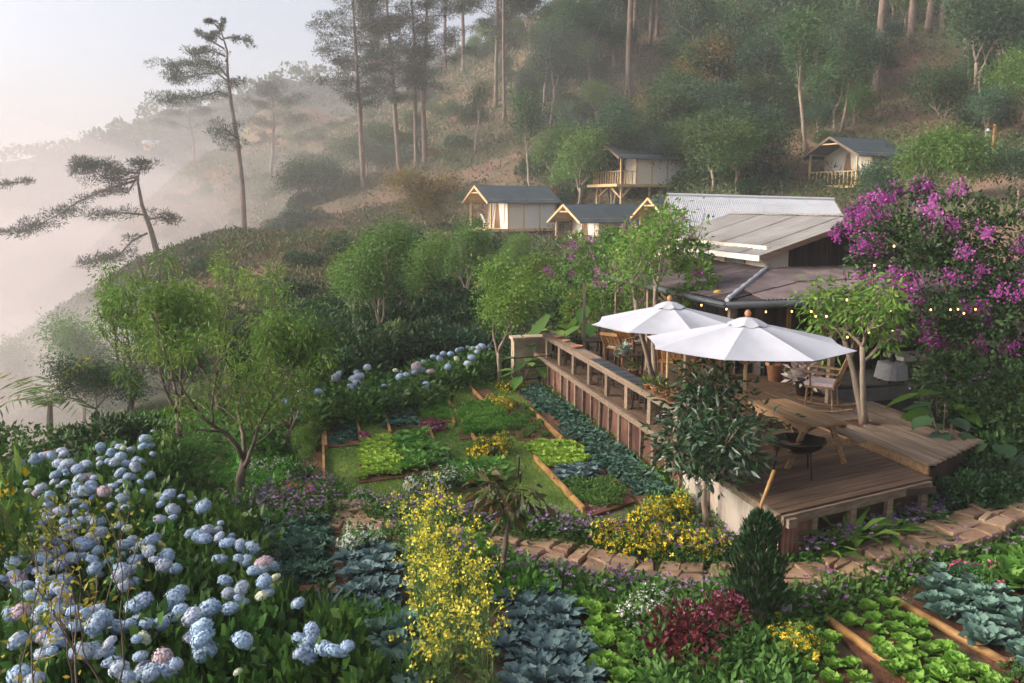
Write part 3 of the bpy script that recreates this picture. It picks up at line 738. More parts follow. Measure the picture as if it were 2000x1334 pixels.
# ------------------------------------------------------------------ the timber deck (local frame: x across to the house, y away from the camera)
DO = Vector((3.6, 10.81, 0)); DRZ = math.atan2(.2255, .9743)
du = Vector((math.cos(DRZ), math.sin(DRZ), 0)); dw = Vector((-math.sin(DRZ), math.cos(DRZ), 0))
def dk(a, b, z=0.0): return DO + du * a + dw * b + Vector((0, 0, z))
rD = random.Random(3)

def corr(W, H, waves, amp=.012, seg=4):
    """upright corrugated sheet W wide (x), H high (z)"""
    n = waves * seg; vs, fs = [], []
    for i in range(n + 1):
        x = W * i / n; y = amp * math.sin(2 * PI * i / seg)
        vs += [(x, y, 0), (x, y, H), (x, y + .004, 0), (x, y + .004, H)]
    for i in range(n):
        k = i * 4; fs += [(k, k + 4, k + 5, k + 1), (k + 2, k + 3, k + 7, k + 6)]
    return vs, fs

def corr_slope(p00, p10, p11, p01, waves, amp=.014, seg=4, rows=1, th=.006):
    """corrugated sheet on a sloping quad: waves run along p00-p10, ridges along p00-p01"""
    p00, p10, p11, p01 = map(Vector, (p00, p10, p11, p01))
    nrm = (p10 - p00).cross(p01 - p00)
    if nrm.length < 1e-6: nrm = (p11 - p00).cross(p01 - p00)
    nrm.normalize()
    if nrm.z < 0: nrm = -nrm
    n = max(1, waves) * seg; vs, fs = [], []
    for i in range(n + 1):
        t = i / n; o = nrm * amp * math.sin(2 * PI * i / seg)
        a = p00.lerp(p10, t) + o; b = p01.lerp(p11, t) + o
        vs += [a, b, a - nrm * th, b - nrm * th]
    for i in range(n):
        k = i * 4; fs += [(k, k + 4, k + 5, k + 1), (k + 2, k + 3, k + 7, k + 6), (k, k + 2, k + 6, k + 4)]
    return vs, fs

deck = thing('deck', 'weathered timber deck raised above the vegetable garden', 'deck', DO, DRZ)
def plank(L, Wd, T, x, y, z, ang, m='wood_deck', par=None, nm='plank'):
    key = (round(L, 2), round(Wd, 3), round(T, 3), m)
    if key not in LIB:
        LIB[key] = MB().box((L / 2, 0, -T / 2), (L, Wd, T)).mesh(nm, M[m])
    o = obj(nm, LIB[key], par or deck, (x, y, z), ang); return o
# far part: planks run away from the camera
wd = .150
for i in range(46):
    x = .03 + wd * (i + .5)
    j = [4.1, 8.2, 12.9] if i % 2 else [4.1, 6.9, 10.6, 12.9]
    if x > 4.9: j = [6.6, 9.2] if i % 2 else [6.6, 9.2]
    for a, b in zip(j, j[1:]):
        if x < 3.2 or a > 4.2 or x > 4.9: plank(round(b - a - .006, 3), wd - .014, .03, x, a, .8 + rD.uniform(-.003, .003), PI / 2)
        else: plank(round(b - a - .5, 3), wd - .014, .03, x, a + .5, .8 + rD.uniform(-.003, .003), PI / 2)
# near lower part: planks run along the skewed front edge
sk = math.atan2(.263, .965)
for i in range(26):
    b0 = .04 + wd * (i + .5)
    Lp = (3.06 - .0) / math.cos(sk)
    bt = b0 + 3.06 * math.tan(sk)
    if b0 > 4.02: break
    if bt > 4.02: Lp = (4.02 - b0) / math.sin(sk)
    plank(round(Lp, 3), wd - .014, .03, 0.0, b0, .8 + rD.uniform(-.003, .003), sk)
# raised walkway, a step higher
for i in range(11):
    x = 3.13 + .17 * (i + .5)
    b0 = 1.0 + (x - 3.1) * .55
    for a, b in ((b0, 2.9 + (i % 2) * .5), (2.9 + (i % 2) * .5, 5.0)):
        if 3.55 < x < 3.95 and a > 2.5:
            plank(round(3.25 - a, 3), .16, .03, x, a, .95, PI / 2, 'wood_old'); plank(round(b - 3.75, 3), .16, .03, x, 3.75, .95, PI / 2, 'wood_old')
        else: plank(round(b - a - .008, 3), .16, .03, x, a, .95 + rD.uniform(-.004, .004), PI / 2, 'wood_old')
MB().bar((3.10, 1.0, .86), (3.10, 4.95, .86), .03, .13).build('riser', M['wood_table'], deck)
MB().box((3.75, 3.5, .915), (.44, .5, .02)).build('tree_well', M['soil'], deck)
# edge beams, joists and skirts
MB().bar((-.035, -.02, .75), (-.035, 12.95, .75), .06, .11).build('edge_beam', M['wood_old'], deck)
MB().bar((0, -.05, .73), (2.95, -.05 + 2.95 * math.tan(sk), .73), .05, .13).build('edge_beam', M['wood_old'], deck)
MB().bar((0.05, -.09, .70), (.2, -.05, .70), .07, .12).build('edge_block', M['wood_old'], deck)
mbj = MB()
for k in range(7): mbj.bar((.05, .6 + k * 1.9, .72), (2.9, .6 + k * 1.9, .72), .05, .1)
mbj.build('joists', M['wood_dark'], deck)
tin = corr(.78, .70, 9); rst = corr(.60, .70, 7)
LIB['tinp'] = MB().add(*tin).mesh('skirt_panel', M['tin_grey']); LIB['rstp'] = MB().add(*rst).mesh('skirt_panel', M['rust'])
b = .02
for k in range(4):
    obj('skirt_panel', LIB['tinp'], deck, (.0 + .003 * (k % 2), b + .78, 0), -PI / 2); b += .775
n = 0
while b < 12.4:
    o = obj('skirt_panel', LIB['rstp'], deck, (.005, b + .6, -.04 + rD.uniform(-.03, .02)), -PI / 2); o.rotation_euler = (rD.uniform(-.03, .03), 0, -PI / 2)
    mbp = MB().box((-.03, b, .33), (.05, rD.choice([.04, .05, .05, .11]), .72), 0, rD.uniform(-.03, .03)); mbp.build('skirt_batten', M['wood_old'], deck); b += .6; n += 1
for k in range(5):
    obj('skirt_panel', LIB['rstp'], deck, (.02 + k * .595 * math.cos(sk), .0 + k * .595 * math.sin(sk), 0), sk) if k < 1 else None
for k in range(4): MB().box((.62 + k * .75, .62 * math.tan(sk) + .0 + k * .75 * math.tan(sk) + .02, .34), (.09, .09, .7)).build('deck_post', M['wood_old'], deck)
MB().bar((.62, .35, .35), (3.1, 1.0, .35), .03, .72).build('under_shade_panel', M['wood_dark'], deck)  # dark boards stand in for the shade under the open deck front
MB().bar((3.12, 1.05, .42), (5.0, 2.1, .42), .05, .9).build('under_shade_panel', M['wood_dark'], deck)

# long bar counter along the deck edge with its stools
bar = thing('bar_counter', 'long narrow wooden bar counter along the deck edge', 'bar counter', DO, DRZ)
b = 3.5
for k in range(3):
    plank(2.95, .17, .04, .09, b, 1.44, PI / 2, 'wood_old', bar, 'counter_board'); plank(2.95, .17, .04, .27, b, 1.44, PI / 2, 'wood_old', bar, 'counter_board'); b += 2.96
for k in range(8): MB().box((.12, 3.65 + k * 1.22, 1.1), (.07, .16, .60)).build('post', M['wood_old'], bar)
MB().bar((.02, 3.5, 1.36), (.02, 12.3, 1.36), .03, .09).build('rail', M['wood_old'], bar)
for k in range(9):
    MB().box((.18, 5.2 + k * .36, 1.449), (.30, .32, .014), rD.uniform(-.03, .03)).build('slate_tile', M['slate'], bar)
def stool(a, b, rz, lb, h=.44):
    t = thing('stool', lb, 'stool', dk(a, b, .8), DRZ + rz, 'small stools under the bar counter')
    MB().box((0, 0, h), (.30, .26, .035)).build('seat', M['wood_dark'], t)
    for sx in (-1, 1):
        for sy in (-1, 1): MB().bar((sx * .15, sy * .12, 0), (sx * .11, sy * .09, h - .02), .03, .03).build('leg', M['wood_dark'], t)
    for sy in (-1, 1): MB().bar((-.13, sy * .105, .16), (.13, sy * .105, .16), .02, .025).build('stretcher', M['wood_dark'], t)
for k, (bb, aa) in enumerate([(12.0, .42), (11.5, .40), (11.0, .42), (10.5, .45), (10.1, .38), (8.9, .42), (8.2, .40), (6.7, .45), (6.25, .42), (5.8, .44), (4.9, .42)]):
    stool(aa, bb, rD.uniform(-.2, .2), 'dark wooden stool under the bar counter, number %s from its far end' % ['one', 'two', 'three', 'four', 'five', 'six', 'seven', 'eight', 'nine', 'ten', 'eleven'][k])
def pot(loc, r, h, lb, mt='terracotta', plant=None, group=None, seed=0, ph=.2, n=60):
    t = thing('flower_pot', lb, 'flower pot', loc, seed, group)
    MB().lathe([(r * .7, 0), (r * .95, h * .82), (r * 1.08, h * .84), (r * 1.08, h), (r * .95, h), (r * .9, h * .85), (0, h * .85)], 14).build('pot', M[mt], t, True)
    if plant:
        rg = np.random.default_rng(900 + seed); u = nz(rg.normal(size=(n, 3)) + np.array([0, 0, .8])); P = np.array([0, 0, h]) + u * rg.random((n, 1)) * ph
        V, F, v = leaves(P, u + rg.normal(size=(n, 3)) * .4, ph * .55, ph * .2, rg)
        obj('plant', npmesh('plant', V, F, L_[plant], v), t)
    return t
for k, (a, b, r, h, pl) in enumerate([(.10, 5.0, .075, .10, 'fern'), (.25, 4.85, .08, .12, 'green'), (.10, 4.6, .09, .13, 'copper'), (.26, 4.5, .07, .09, 'fern'), (.12, 4.28, .085, .12, 'copper'), (.27, 4.18, .08, .11, None), (.12, 4.0, .08, .12, 'dry')]):
    pot(dk(a, b, 1.445), r, h, ['small clay pot with fern sprig farthest along the counter group', 'clay pot with green sprouts second in the counter group', 'clay pot with reddish leaves in the middle of the counter', 'low clay pot with fern sprig on the deck side', 'clay pot with coppery leaves nearer the shrub', 'empty clay pot on the counter', 'clay pot with dry stalks nearest the shrub'][k], 'terracotta', pl, 'clay pots on the counter', 10 + k, .16)
for k, (bb, w_) in enumerate([(11.4, .13), (10.7, .10), (9.8, .16)]): # small bowls on the far counter
    t = thing('bowl', ['little round bowl at the far end of the counter', 'smaller bowl in the middle of the counter', 'wide wooden bowl nearest on the counter'][k], 'bowl', dk(.2, bb, 1.44), 0, 'bowls on the counter')
    MB().lathe([(w_ * .5, 0), (w_, .06), (w_ * .92, .06), (w_ * .4, .015), (0, .012)], 14).build('body', M['terracotta'], t, True)
    MB().lathe([(w_ * .5, -.004), (w_ * .55, .006), (0, .007)], 12).build('foot', M['wood_dark'], t)

# low plastered wall where the deck ends
t = thing('garden_wall', 'low sandy plastered wall at the far end of the deck', 'wall', dk(-.55, 13.3, 0), DRZ)
MB().box((.5, 0, .5), (1.1, .4, 1.3)).build('wall_block', M['stone_wall'], t)
MB().box((.5, 0, 1.18), (1.2, .5, .08)).build('coping', M['stone_wall'], t)
t = thing('garden_fence', 'short black iron fence panel beside the garden tree', 'fence', at(1005, 765, 0), DRZ + .2)
for q in (0, 1.1): MB().tube([(q, 0, 0), (q, 0, .95)], .02, 6).build('post', M['black_metal'], t)
for z in (.3, .62, .9): MB().tube([(0, 0, z), (1.1, 0, z)], .014, 5).build('rail', M['black_metal'], t)

# ------------------------------------------------------------------ umbrellas
def umbrella(base, top_z, rim_z, R, lb, rz, seed):
    t = thing('patio_umbrella', lb, 'umbrella', base, rz, 'white umbrellas on the deck')
    h0 = base.z; N = 8; rows = 5; tz = top_z - h0; rzr = rim_z - h0
    MB().tube([(0, 0, 0), (0, 0, tz + .05)], .028, 10).build('pole', M['timber'], t, True)
    MB().lathe([(.20, 0), (.20, .05), (.07, .08), (.045, .22), (0, .22)], 16).build('base', M['concrete'], t)
    def pt(r, ang, f):  # cone with a slight sag between the ribs and a drop at the rim
        sag = .05 * (r / R) * math.cos(f * PI) ** 2 if False else 0
        z = tz - .09 - (tz - .09 - rzr) * (r / R) ** 1.08
        return Vector((r * math.cos(ang), r * math.sin(ang), z))
    for k in range(N):
        vs, fs = [], []; cols = 6
        for i in range(rows + 1):
            r = .17 + (R - .17) * i / rows
            p0 = pt(r, 2 * PI * k / N, 0); p1 = pt(r, 2 * PI * (k + 1) / N, 0)
            for j in range(cols + 1):
                f = j / cols; p = p0.lerp(p1, f); s = math.sin(PI * f)
                p = p + Vector((0, 0, -.085 * s * (r / R) ** 1.3)) + p.normalized() * (-.0 * s)
                if i == rows: p = p * (1 - .035 * s); p.z = p0.lerp(p1, f).z - .02 * s
                vs.append(p)
        for i in range(rows):
            for j in range(cols):
                a = i * (cols + 1) + j; fs.append((a, a + 1, a + cols + 2, a + cols + 1))
        nv = len(vs); vs2 = vs + [v - Vector((0, 0, .004)) for v in vs]
        fs2 = fs + [tuple(reversed([q + nv for q in f])) for f in fs]
        o = MB().add(vs2, fs2).build('canopy_panel', M['umbrella'], t, True)
        # vent flap of this panel
        a0, a1 = 2 * PI * k / N, 2 * PI * (k + 1) / N; vs = []
        for r, z in ((.02, tz - .03), (.14, tz - .055), (.30, tz - .125)):
            for j in range(4):
                f = j / 3; a = a0 + (a1 - a0) * f
                vs.append((r * math.cos(a), r * math.sin(a), z - (.035 * math.sin(PI * f) if r > .2 else 0)))
        MB().add(vs, [(i * 4 + j, i * 4 + j + 1, (i + 1) * 4 + j + 1, (i + 1) * 4 + j) for i in range(2) for j in range(3)]).build('vent_flap', M['umbrella'], t, True)
        a = 2 * PI * k / N; e = pt(R * .98, a, 0) - Vector((0, 0, .022)); s0 = pt(.17, a, 0) - Vector((0, 0, .022))
        MB().bar(s0, e, .02, .016).build('rib', M['timber'], t)
        MB().bar((0.03 * math.cos(a), .03 * math.sin(a), tz - .75), s0.lerp(e, .5), .016, .014).build('strut', M['timber'], t)
    MB().lathe([(.03, tz - .03), (.045, tz + .0), (.05, tz + .035), (.03, tz + .07), (0, tz + .085)], 12).build('finial', M['terracotta'], t, True)
p1 = at(1447, 922, .8)
umbrella(p1, 3.26, 2.83, 1.56, 'nearer white patio umbrella over the picnic table end of the deck', .33, 1)
umbrella(Vector((2.98, 15.9, .8)), 3.13, 2.68, 1.50, 'white patio umbrella behind the nearer one', .12, 2)

# ------------------------------------------------------------------ furniture on the deck
# picnic table with attached benches
cT = (at(1467, 788, 1.55) + at(1649, 820, 1.55)) / 2; ax = at(1571, 832, 1.55) - at(1467, 788, 1.55); tr = math.atan2(ax.y, ax.x)
t = thing('picnic_table', 'brown wooden picnic table with attached benches at the near end of the deck', 'picnic table', (cT.x, cT.y, .8), tr)
for k in range(5): MB().box((0, -.30 + .15 * k, .735), (1.72, .143, .035)).build('table_board', M['wood_table'], t)
for s in (-1, 1): MB().box((0, s * .355, .675), (1.64, .03, .08)).build('apron', M['wood_table'], t)
for x in (-.62, .62):
    for s in (-1, 1): MB().bar((x, s * .52, 0), (x, s * .22, .70), .085, .045, (1, 0, 0)).build('leg', M['wood_table'], t)
    MB().bar((x + .045, -.80, .38), (x + .045, .80, .38), .04, .085).build('bench_beam', M['wood_table'], t)
    MB().bar((x * .95, 0, .66), (x * .3, 0, .40), .05, .03).build('brace', M['wood_table'], t)
for s in (-1, 1):
    for k in (0, 1): MB().box((-.05 if s > 0 else .1, s * (.62 + .14 * k), .445), (1.9, .13, .035)).build('bench_board', M['wood_old'], t)
# fire bowl on a tripod
pF = at(1562, 915, .8)
t = thing('fire_bowl', 'black iron fire bowl on thin legs beside the picnic table', 'fire bowl', (pF.x - .12, pF.y - .25, .8), .3)
MB().lathe([(.06, .33), (.20, .36), (.33, .44), (.385, .53), (.40, .53), (.40, .545), (.375, .545), (.31, .46), (.18, .39), (0, .375)], 28).build('bowl', M['black_metal'], t, True)
for k in range(3):
    a = k * 2 * PI / 3 + .5; MB().tube([(.30 * math.cos(a), .30 * math.sin(a), .45), (.36 * math.cos(a), .36 * math.sin(a), 0)], .014, 6).build('leg', M['black_metal'], t)
for s in (-1, 1): MB().tube([(s * .38, -.06, .5), (s * .44, -.05, .53), (s * .44, .05, .53), (s * .38, .06, .5)], .01, 5).build('handle', M['black_metal'], t)
# pole leaning on the deck corner
t = thing('bamboo_pole', 'yellowish bamboo pole leaning against the deck corner', 'pole', (0, 0, 0))
a_, b_ = at(1470, 1045, .12), dk(.02, .25, 1.28)
a_ = Vector((3.02, 10.75, .0)); b_ = Vector((3.585, 11.12, 1.32))
MB().tube([a_.lerp(b_, k / 8) for k in range(9)], [.026] * 9, 8).build('cane', M['bamboo'], t, True)
for k in range(1, 8): MB().tube([a_.lerp(b_, k / 8 - .004), a_.lerp(b_, k / 8 + .004)], .03, 8).build('node_ring', M['bamboo'], t)

def chair_frame(t, mt, sh=.42, sw=.5, sd=.48, bh=.95, arms=True, slats=5, recl=.25):
    MB().box((0, 0, sh), (sw, sd, .04)).build('seat', M[mt], t)
    for s in (-1, 1):
        MB().bar((s * sw / 2, -sd / 2 + .03, 0), (s * sw / 2, -sd / 2 + .03, sh + (.24 if arms else 0)), .05, .05).build('leg', M[mt], t)
        MB().bar((s * sw / 2, sd / 2, 0), (s * sw / 2, sd / 2 + recl * .2, sh), .05, .05).build('leg', M[mt], t)
        MB().bar((s * sw / 2, sd / 2 - .02, sh), (s * sw / 2, sd / 2 + recl, bh), .045, .045).build('back_post', M[mt], t)
        if arms: MB().box((s * (sw / 2 + .01), .02, sh + .25), (.08, sd + .1, .03)).build('armrest', M[mt], t)
    for k in range(slats):
        x = (k + .5) / slats * sw - sw / 2
        MB().bar((x, sd / 2 - .01, sh + .06), (x, sd / 2 + recl - .02, bh - .03), sw / slats * .75, .02, (0, 1, 0)).build('back_slat', M[mt], t)
    MB().bar((-sw / 2, sd / 2 + recl, bh), (sw / 2, sd / 2 + recl, bh), .05, .08).build('top_rail', M[mt], t)
for k, (a, b, rz, mt, lb, hh) in enumerate([(1.75, 11.0, 2.2, 'wood_warm', 'low honey-coloured armchair left of its twin near the dark side table', .8), (2.35, 11.5, 2.0, 'wood_warm', 'low honey-coloured armchair behind the other by the side table', .8),
        (2.3, 8.9, 2.5, 'wood_warm', 'orange-brown slatted garden chair left of two under the rear umbrella', 1.0), (3.0, 8.6, 2.9, 'wood_warm', 'orange-brown slatted garden chair right of two under the rear umbrella', 1.0)]):
    t = thing('wooden_armchair', lb, 'chair', dk(a, b, .8), DRZ + rz, 'wooden chairs on the deck'); chair_frame(t, mt, .40, .54, .5, hh)
    if k < 2: MB().box((0, 0, .45), (.46, .44, .06)).build('cushion', M['canvas'], t)
t = thing('side_table', 'small dark square table on the far part of the deck', 'table', dk(1.30, 11.7, .8), DRZ)
MB().box((0, 0, .5), (.62, .62, .035)).build('table_top', M['wood_dark'], t)
for sx in (-1, 1):
    for sy in (-1, 1): MB().box((sx * .28, sy * .28, .24), (.045, .045, .48)).build('leg', M['wood_dark'], t)
t = thing('plant_stand', 'black two-tier stand with potted greens beside the pale trunks', 'plant stand', dk(1.10, 8.6, .8), DRZ)
for z in (.15, .62): MB().box((0, 0, z), (.6, .32, .03)).build('shelf', M['wood_dark'], t)
for sx in (-1, 1):
    for sy in (-1, 1): MB().box((sx * .28, sy * .14, .34), (.035, .035, .68)).build('leg', M['wood_dark'], t)
pot(dk(1.0, 8.6, 1.435), .09, .12, 'potted grey-green plant on top of the black stand', 'concrete', 'cabbage', None, 31, .2); pot(dk(1.2, 8.6, .965), .10, .13, 'potted fern on the lower shelf of the black stand', 'terracotta', 'fern', None, 32, .22)
# rocking chair
pR = at(1607, 800, .95)
t = thing('rocking_chair', 'wooden spindle-back rocking chair with a pale pink seat cushion', 'rocking chair', (pR.x, pR.y + .1, .95), DRZ - 2.35, None, 1.22)
wt = 'wood_table'
for s in (-1, 1):
    MB().tube([(s * .24, -.50, .075), (s * .24, -.25, .028), (s * .24, 0, .014), (s * .24, .25, .03), (s * .24, .52, .10)], .017, 6).build('rocker', M[wt], t)
    MB().tube([(s * .23, -.20, .025), (s * .21, -.19, .38)], .018, 6).build('leg', M[wt], t); MB().tube([(s * .23, .22, .03), (s * .20, .18, .38)], .018, 6).build('leg', M[wt], t)
    MB().tube([(s * .24, -.14, .40), (s * .26, -.14, .62)], .015, 6).build('arm_post', M[wt], t); MB().bar((s * .265, -.22, .635), (s * .25, .28, .62), .075, .025).build('armrest', M[wt], t)
    MB().tube([(s * .21, .2, .40), (s * .23, .32, .72), (s * .235, .46, 1.08)], .02, 6).build('back_post', M[wt], t)
MB().box((0, 0, .39), (.50, .46, .035)).build('seat', M[wt], t)
MB().box((0, -.01, .435), (.46, .42, .055)).build('cushion', M['cushion'], t)
for z in (.16, .24): MB().tube([(-.21, -.19, z), (.21, -.19, z)], .011, 5).build('stretcher', M[wt], t)
for k in range(6):
    x = -.16 + .064 * k; MB().tube([(x, .2, .41), (x * 1.05, .32, .72), (x * 1.1, .45, 1.06)], .011, 5).build('spindle', M[wt], t)
MB().bar((-.25, .46, 1.10), (.25, .46, 1.10), .035, .14).build('crest_rail', M[wt], t)
# planters in front of the house
t = pot(dk(4.35, 6.4, .8), .24, .42, 'large dark planter with pale flowers behind the rocking chair', 'black_metal', 'f_blush', None, 41, .42, 240)
pot(dk(4.5, 7.9, .8), .22, .45, 'big terracotta pot with a blue-green plant by the yellow post', 'terracotta', 'broccoli', None, 42, .34, 120)
pot(dk(5.0, 6.9, 1.15), .12, .16, 'small white pot with bright grass behind the rocking chair', 'plastic_white', 'lettuce', None, 43, .32, 140)
t = thing('timber_bench', 'rough wooden bench behind the rocking chair', 'bench', dk(5.0, 6.9, .8), DRZ)
MB().box((0, 0, .32), (.9, .35, .05)).build('seat', M['wood_old'], t)
for s in (-1, 1): MB().box((s * .38, 0, .148), (.06, .3, .295)).build('leg', M['wood_old'], t)
# cloth covered table and sofa under the porch
t = thing('cloth_table', 'small table under a pale patterned cloth on the dark porch', 'table', dk(6.95, 7.0, .85), DRZ, None, .66)
vs, fs = [], []
for i, (r, z) in enumerate([(.0, .72), (.36, .72), (.40, .70), (.43, .45), (.46, .12)]):
    for k in range(40):
        a = 2 * PI * k / 40; rr = r * (1 + (.07 * math.sin(a * 9) * (i - 2) / 2 if i > 2 else 0)) / max(abs(math.cos(a)), abs(math.sin(a))) ** .55
        vs.append((rr * math.cos(a), rr * math.sin(a), z))
for i in range(4):
    for k in range(40): fs.append((i * 40 + k, i * 40 + (k + 1) % 40, (i + 1) * 40 + (k + 1) % 40, (i + 1) * 40 + k))
MB().add(vs, fs).build('tablecloth', M['cloth'], t, True)
for sx in (-1, 1):
    for sy in (-1, 1): MB().box((sx * .28, sy * .28, .34), (.045, .045, .68)).build('leg', M['wood_dark'], t)
t = thing('vase', 'little dark vase on the cloth covered table', 'vase', dk(6.95, 7.0, 1.327), 0)
MB().lathe([(.05, 0), (.08, .06), (.05, .13), (.035, .17), (.05, .19)], 12).build('body', M['black_metal'], t, True); MB().lathe([(.052, .185), (.052, .2), (.03, .2), (0, .12)], 12).build('lip', M['slate'], t, True)
t = thing('daybed', 'low daybed with white bedding in the dark porch corner', 'daybed', dk(8.2, 7.6, .85), DRZ)
MB().box((0, 0, .2), (1.6, .8, .4)).build('base', M['wood_dark'], t); MB().box((0, 0, .46), (1.55, .76, .1)).build('mattress', M['canvas_white'], t); MB().box((.55, 0, .56), (.4, .6, .12), 0, 0, -.15).build('pillow', M['cushion'], t)

# ------------------------------------------------------------------ pond in front of the porch
struct(MB().add([tuple(dk(4.95, 4.2, .55)), tuple(dk(9.5, 4.6, .55)), tuple(dk(9.5, 6.5, .55)), tuple(dk(4.95, 6.5, .55))], [(0, 1, 2, 3)]).build('pond', M['water']), label='dark still pond between deck and porch')
t = thing('pond_kerb', 'dark stone kerb along the porch side of the pond', 'kerb', dk(4.95, 6.52, 0), DRZ)
for k in range(6): MB().box((.4 + k * .8, .08, .42), (.78, .2, .86)).build('stone', M['concrete'], t)

# ------------------------------------------------------------------ the house (same frame as the deck)
house = thing('house', 'wooden restaurant house with rusty porch roof and grey gabled upper storey', 'house', DO, DRZ)
EC = (1.89, 5.40); EZ = 3.03; JZ = 3.42; WA, WB = 4.5, 8.45     # eave corner, eave height, wall junction height, wall corner
# porch: front slope sheets
aE = 12.5
def sheet(p00, p10, p11, p01, waves, m, nm='roof_sheet', par=None):
    return MB().add(*corr_slope(p00, p10, p11, p01, waves)).build(nm, M[m], par or house)
wS = .82; a = EC[0]; k = 0
proof = MB().bar((EC[0] + .1, EC[1] + .12, EZ - .05), (aE, EC[1] + .12, EZ - .05), .05, .09).build('porch_roof', M['wood_dark'], house)
while a < aE:
    a1 = a + wS
    def top(x):
        f = min(1, max(0, (x - EC[0]) / (WA - EC[0]))); return (x if x < WA else x, EC[1] + (WB - EC[1]) * f, EZ + (JZ - EZ) * f)
    z = .012 * (k % 2)
    lower_f = .52
    def mid(x):
        t_ = top(x); 
        f = lower_f if x > WA else min(1, lower_f * 1.0)
        return (x, EC[1] + (t_[1] - EC[1]) * f, EZ + (t_[2] - EZ) * f)
    sh = lambda p: (p[0], p[1], p[2] + z)
    sheet(sh((a, EC[1], EZ)), sh((a1, EC[1], EZ)), sh(mid(a1)), sh(mid(a)), 9, 'roof_rust', par=proof)
    up_ = lambda p: (p[0], p[1], p[2] + z + .02)
    sheet(up_(mid(a)), up_(mid(a1)), up_(top(a1)), up_(top(a)), 9, 'roof_rust', par=proof)
    a = a1 - .03; k += 1
b = EC[1]; k = 0; bE = 13.0
while b < bE:
    b1 = b + wS
    def topl(y):
        f = min(1, max(0, (y - EC[1]) / (WB - EC[1]))); return (EC[0] + (WA - EC[0]) * f, y, EZ + (JZ - EZ) * f)
    z = .012 * (k % 2)
    s3 = lambda p: (p[0], p[1], p[2] + z)
    sheet(s3((EC[0], b, EZ)), s3((EC[0], b1, EZ)), s3(topl(b1)), s3(topl(b)), 9, 'roof_rust', par=proof)
    b = b1 - .03; k += 1
hc = [Vector((EC[0] + (WA - EC[0]) * f, EC[1] + (WB - EC[1]) * f, EZ + (JZ - EZ) * f + .03)) for f in np.linspace(-.01, 1, 14)]
MB().tube([h + Vector((0, 0, .008 * (i % 2))) for i, h in enumerate(hc)], [.045 + .010 * (i % 2) for i in range(14)], 7).build('hip_cap', M['tin_white'], proof)
MB().tube([(EC[0] - .06, EC[1] - .07, EZ - .07), (aE, EC[1] - .07, EZ - .07)], .07, 8).build('gutter', M['slate'], proof, True)
MB().tube([(EC[0] - .06, EC[1] - .07, EZ - .075), (EC[0] - .06, bE, EZ - .075)], .07, 8).build('gutter', M['slate'], proof, True)
for x in (2.1, 4.4, 6.7, 9.0): MB().box((x, EC[1] + .2, 1.9), (.11, .11, 2.2)).build('porch_post', M['wood_old'], house)
for y in (7.6, 9.9, 12.2): MB().box((2.1, y, 1.9), (.11, .11, 2.2)).build('porch_post', M['wood_old'], house)
# lower walls of dark upright boards, doorway with yellow frame, windows
for i in range(30):
    x = WA + .02 + i * .3
    if 2 <= i <= 4 or 10 <= i <= 13: continue
    MB().box((x + .14, WB + .06 + .01 * (i % 2), 2.1), (.285, .05, 2.6)).build('wall_board', M['dark_wall'], house)
for i in range(16):
    MB().box((WA - .02 + .01 * (i % 2), WB + .2 + i * .3, 2.1), (.05, .285, 2.6)).build('wall_board', M['dark_wall'], house)
MB().box((WA + 2.5, WB + .5, 2.0), (6.0, .05, 2.4)).build('interior_shade_panel', M['dark_wall'], house)  # dark panel behind the openings, the interior's darkness put into its colour
for x in (WA + .62, WA + 1.52): MB().box((x, WB + .02, 1.85), (.09, .09, 2.1)).build('door_frame', M['yellow_paint'], house)
MB().box((WA + 1.07, WB + .02, 2.94), (1.0, .09, .09)).build('door_frame', M['yellow_paint'], house)
wdw = MB().box((WA + 3.6, WB + .06, 2.1), (1.2, .04, 1.1)).build('window', M['slate'], house)
for q in (-.6, 0, .6): MB().box((WA + 3.6 + q, WB + .03, 2.1), (.05, .05, 1.15)).build('mullion', M['wood_old'], wdw)
for z in (1.55, 2.65): MB().box((WA + 3.6, WB + .028, z), (1.25, .045, .06)).build('rail', M['wood_old'], wdw)
MB().box((8.6, 8.0, .80), (7.2, 2.9, .1)).build('porch_floor', M['concrete'], house)
# upper storey: white side wall, dark boarded gable, grey roof
UA, UP, UB = 4.5, 6.95, 8.6; EVZ, PKZ = 3.84, 4.62
us = MB().box((UA + .06, UB + 3.4, 3.55), (.1, 6.8, .75)).build('upper_wall', M['white_wall'], house)
MB().box((UA + .0, UB + 1.5, 3.58), (.03, .9, .34)).build('shutter', M['roof_grey'], us)
for q in (1.0, 2.0): MB().box((UA - .012, UB + q, 3.58), (.03, .07, .42)).build('shutter_frame', M['wood_old'], us)
MB().box((UA + .30, UB + .0, 3.52), (.58, .06, .70)).build('front_panel', M['white_wall'], us)
gw = MB().box((UA + 2.9, UB + .06, 3.0), (4.6, .04, .3)).build('gable_wall', M['dark_wall'], house)
for i in range(17):
    x = UA + .62 + i * .262; h = PKZ - (PKZ - EVZ) * abs(x + .13 - UP) / (UP - UA) - .10
    if h < 3.45: continue
    MB().box((x + .125, UB + .012 * (i % 2), (3.3 + h) / 2), (.252, .05, h - 3.3)).build('gable_board', M['dark_wall'], gw)
rf = MB().bar((UP, UB - .25, PKZ + .03), (UP, UB + 6.7, PKZ + .03), .22, .03).build('upper_roof', M['roof_grey'], house)
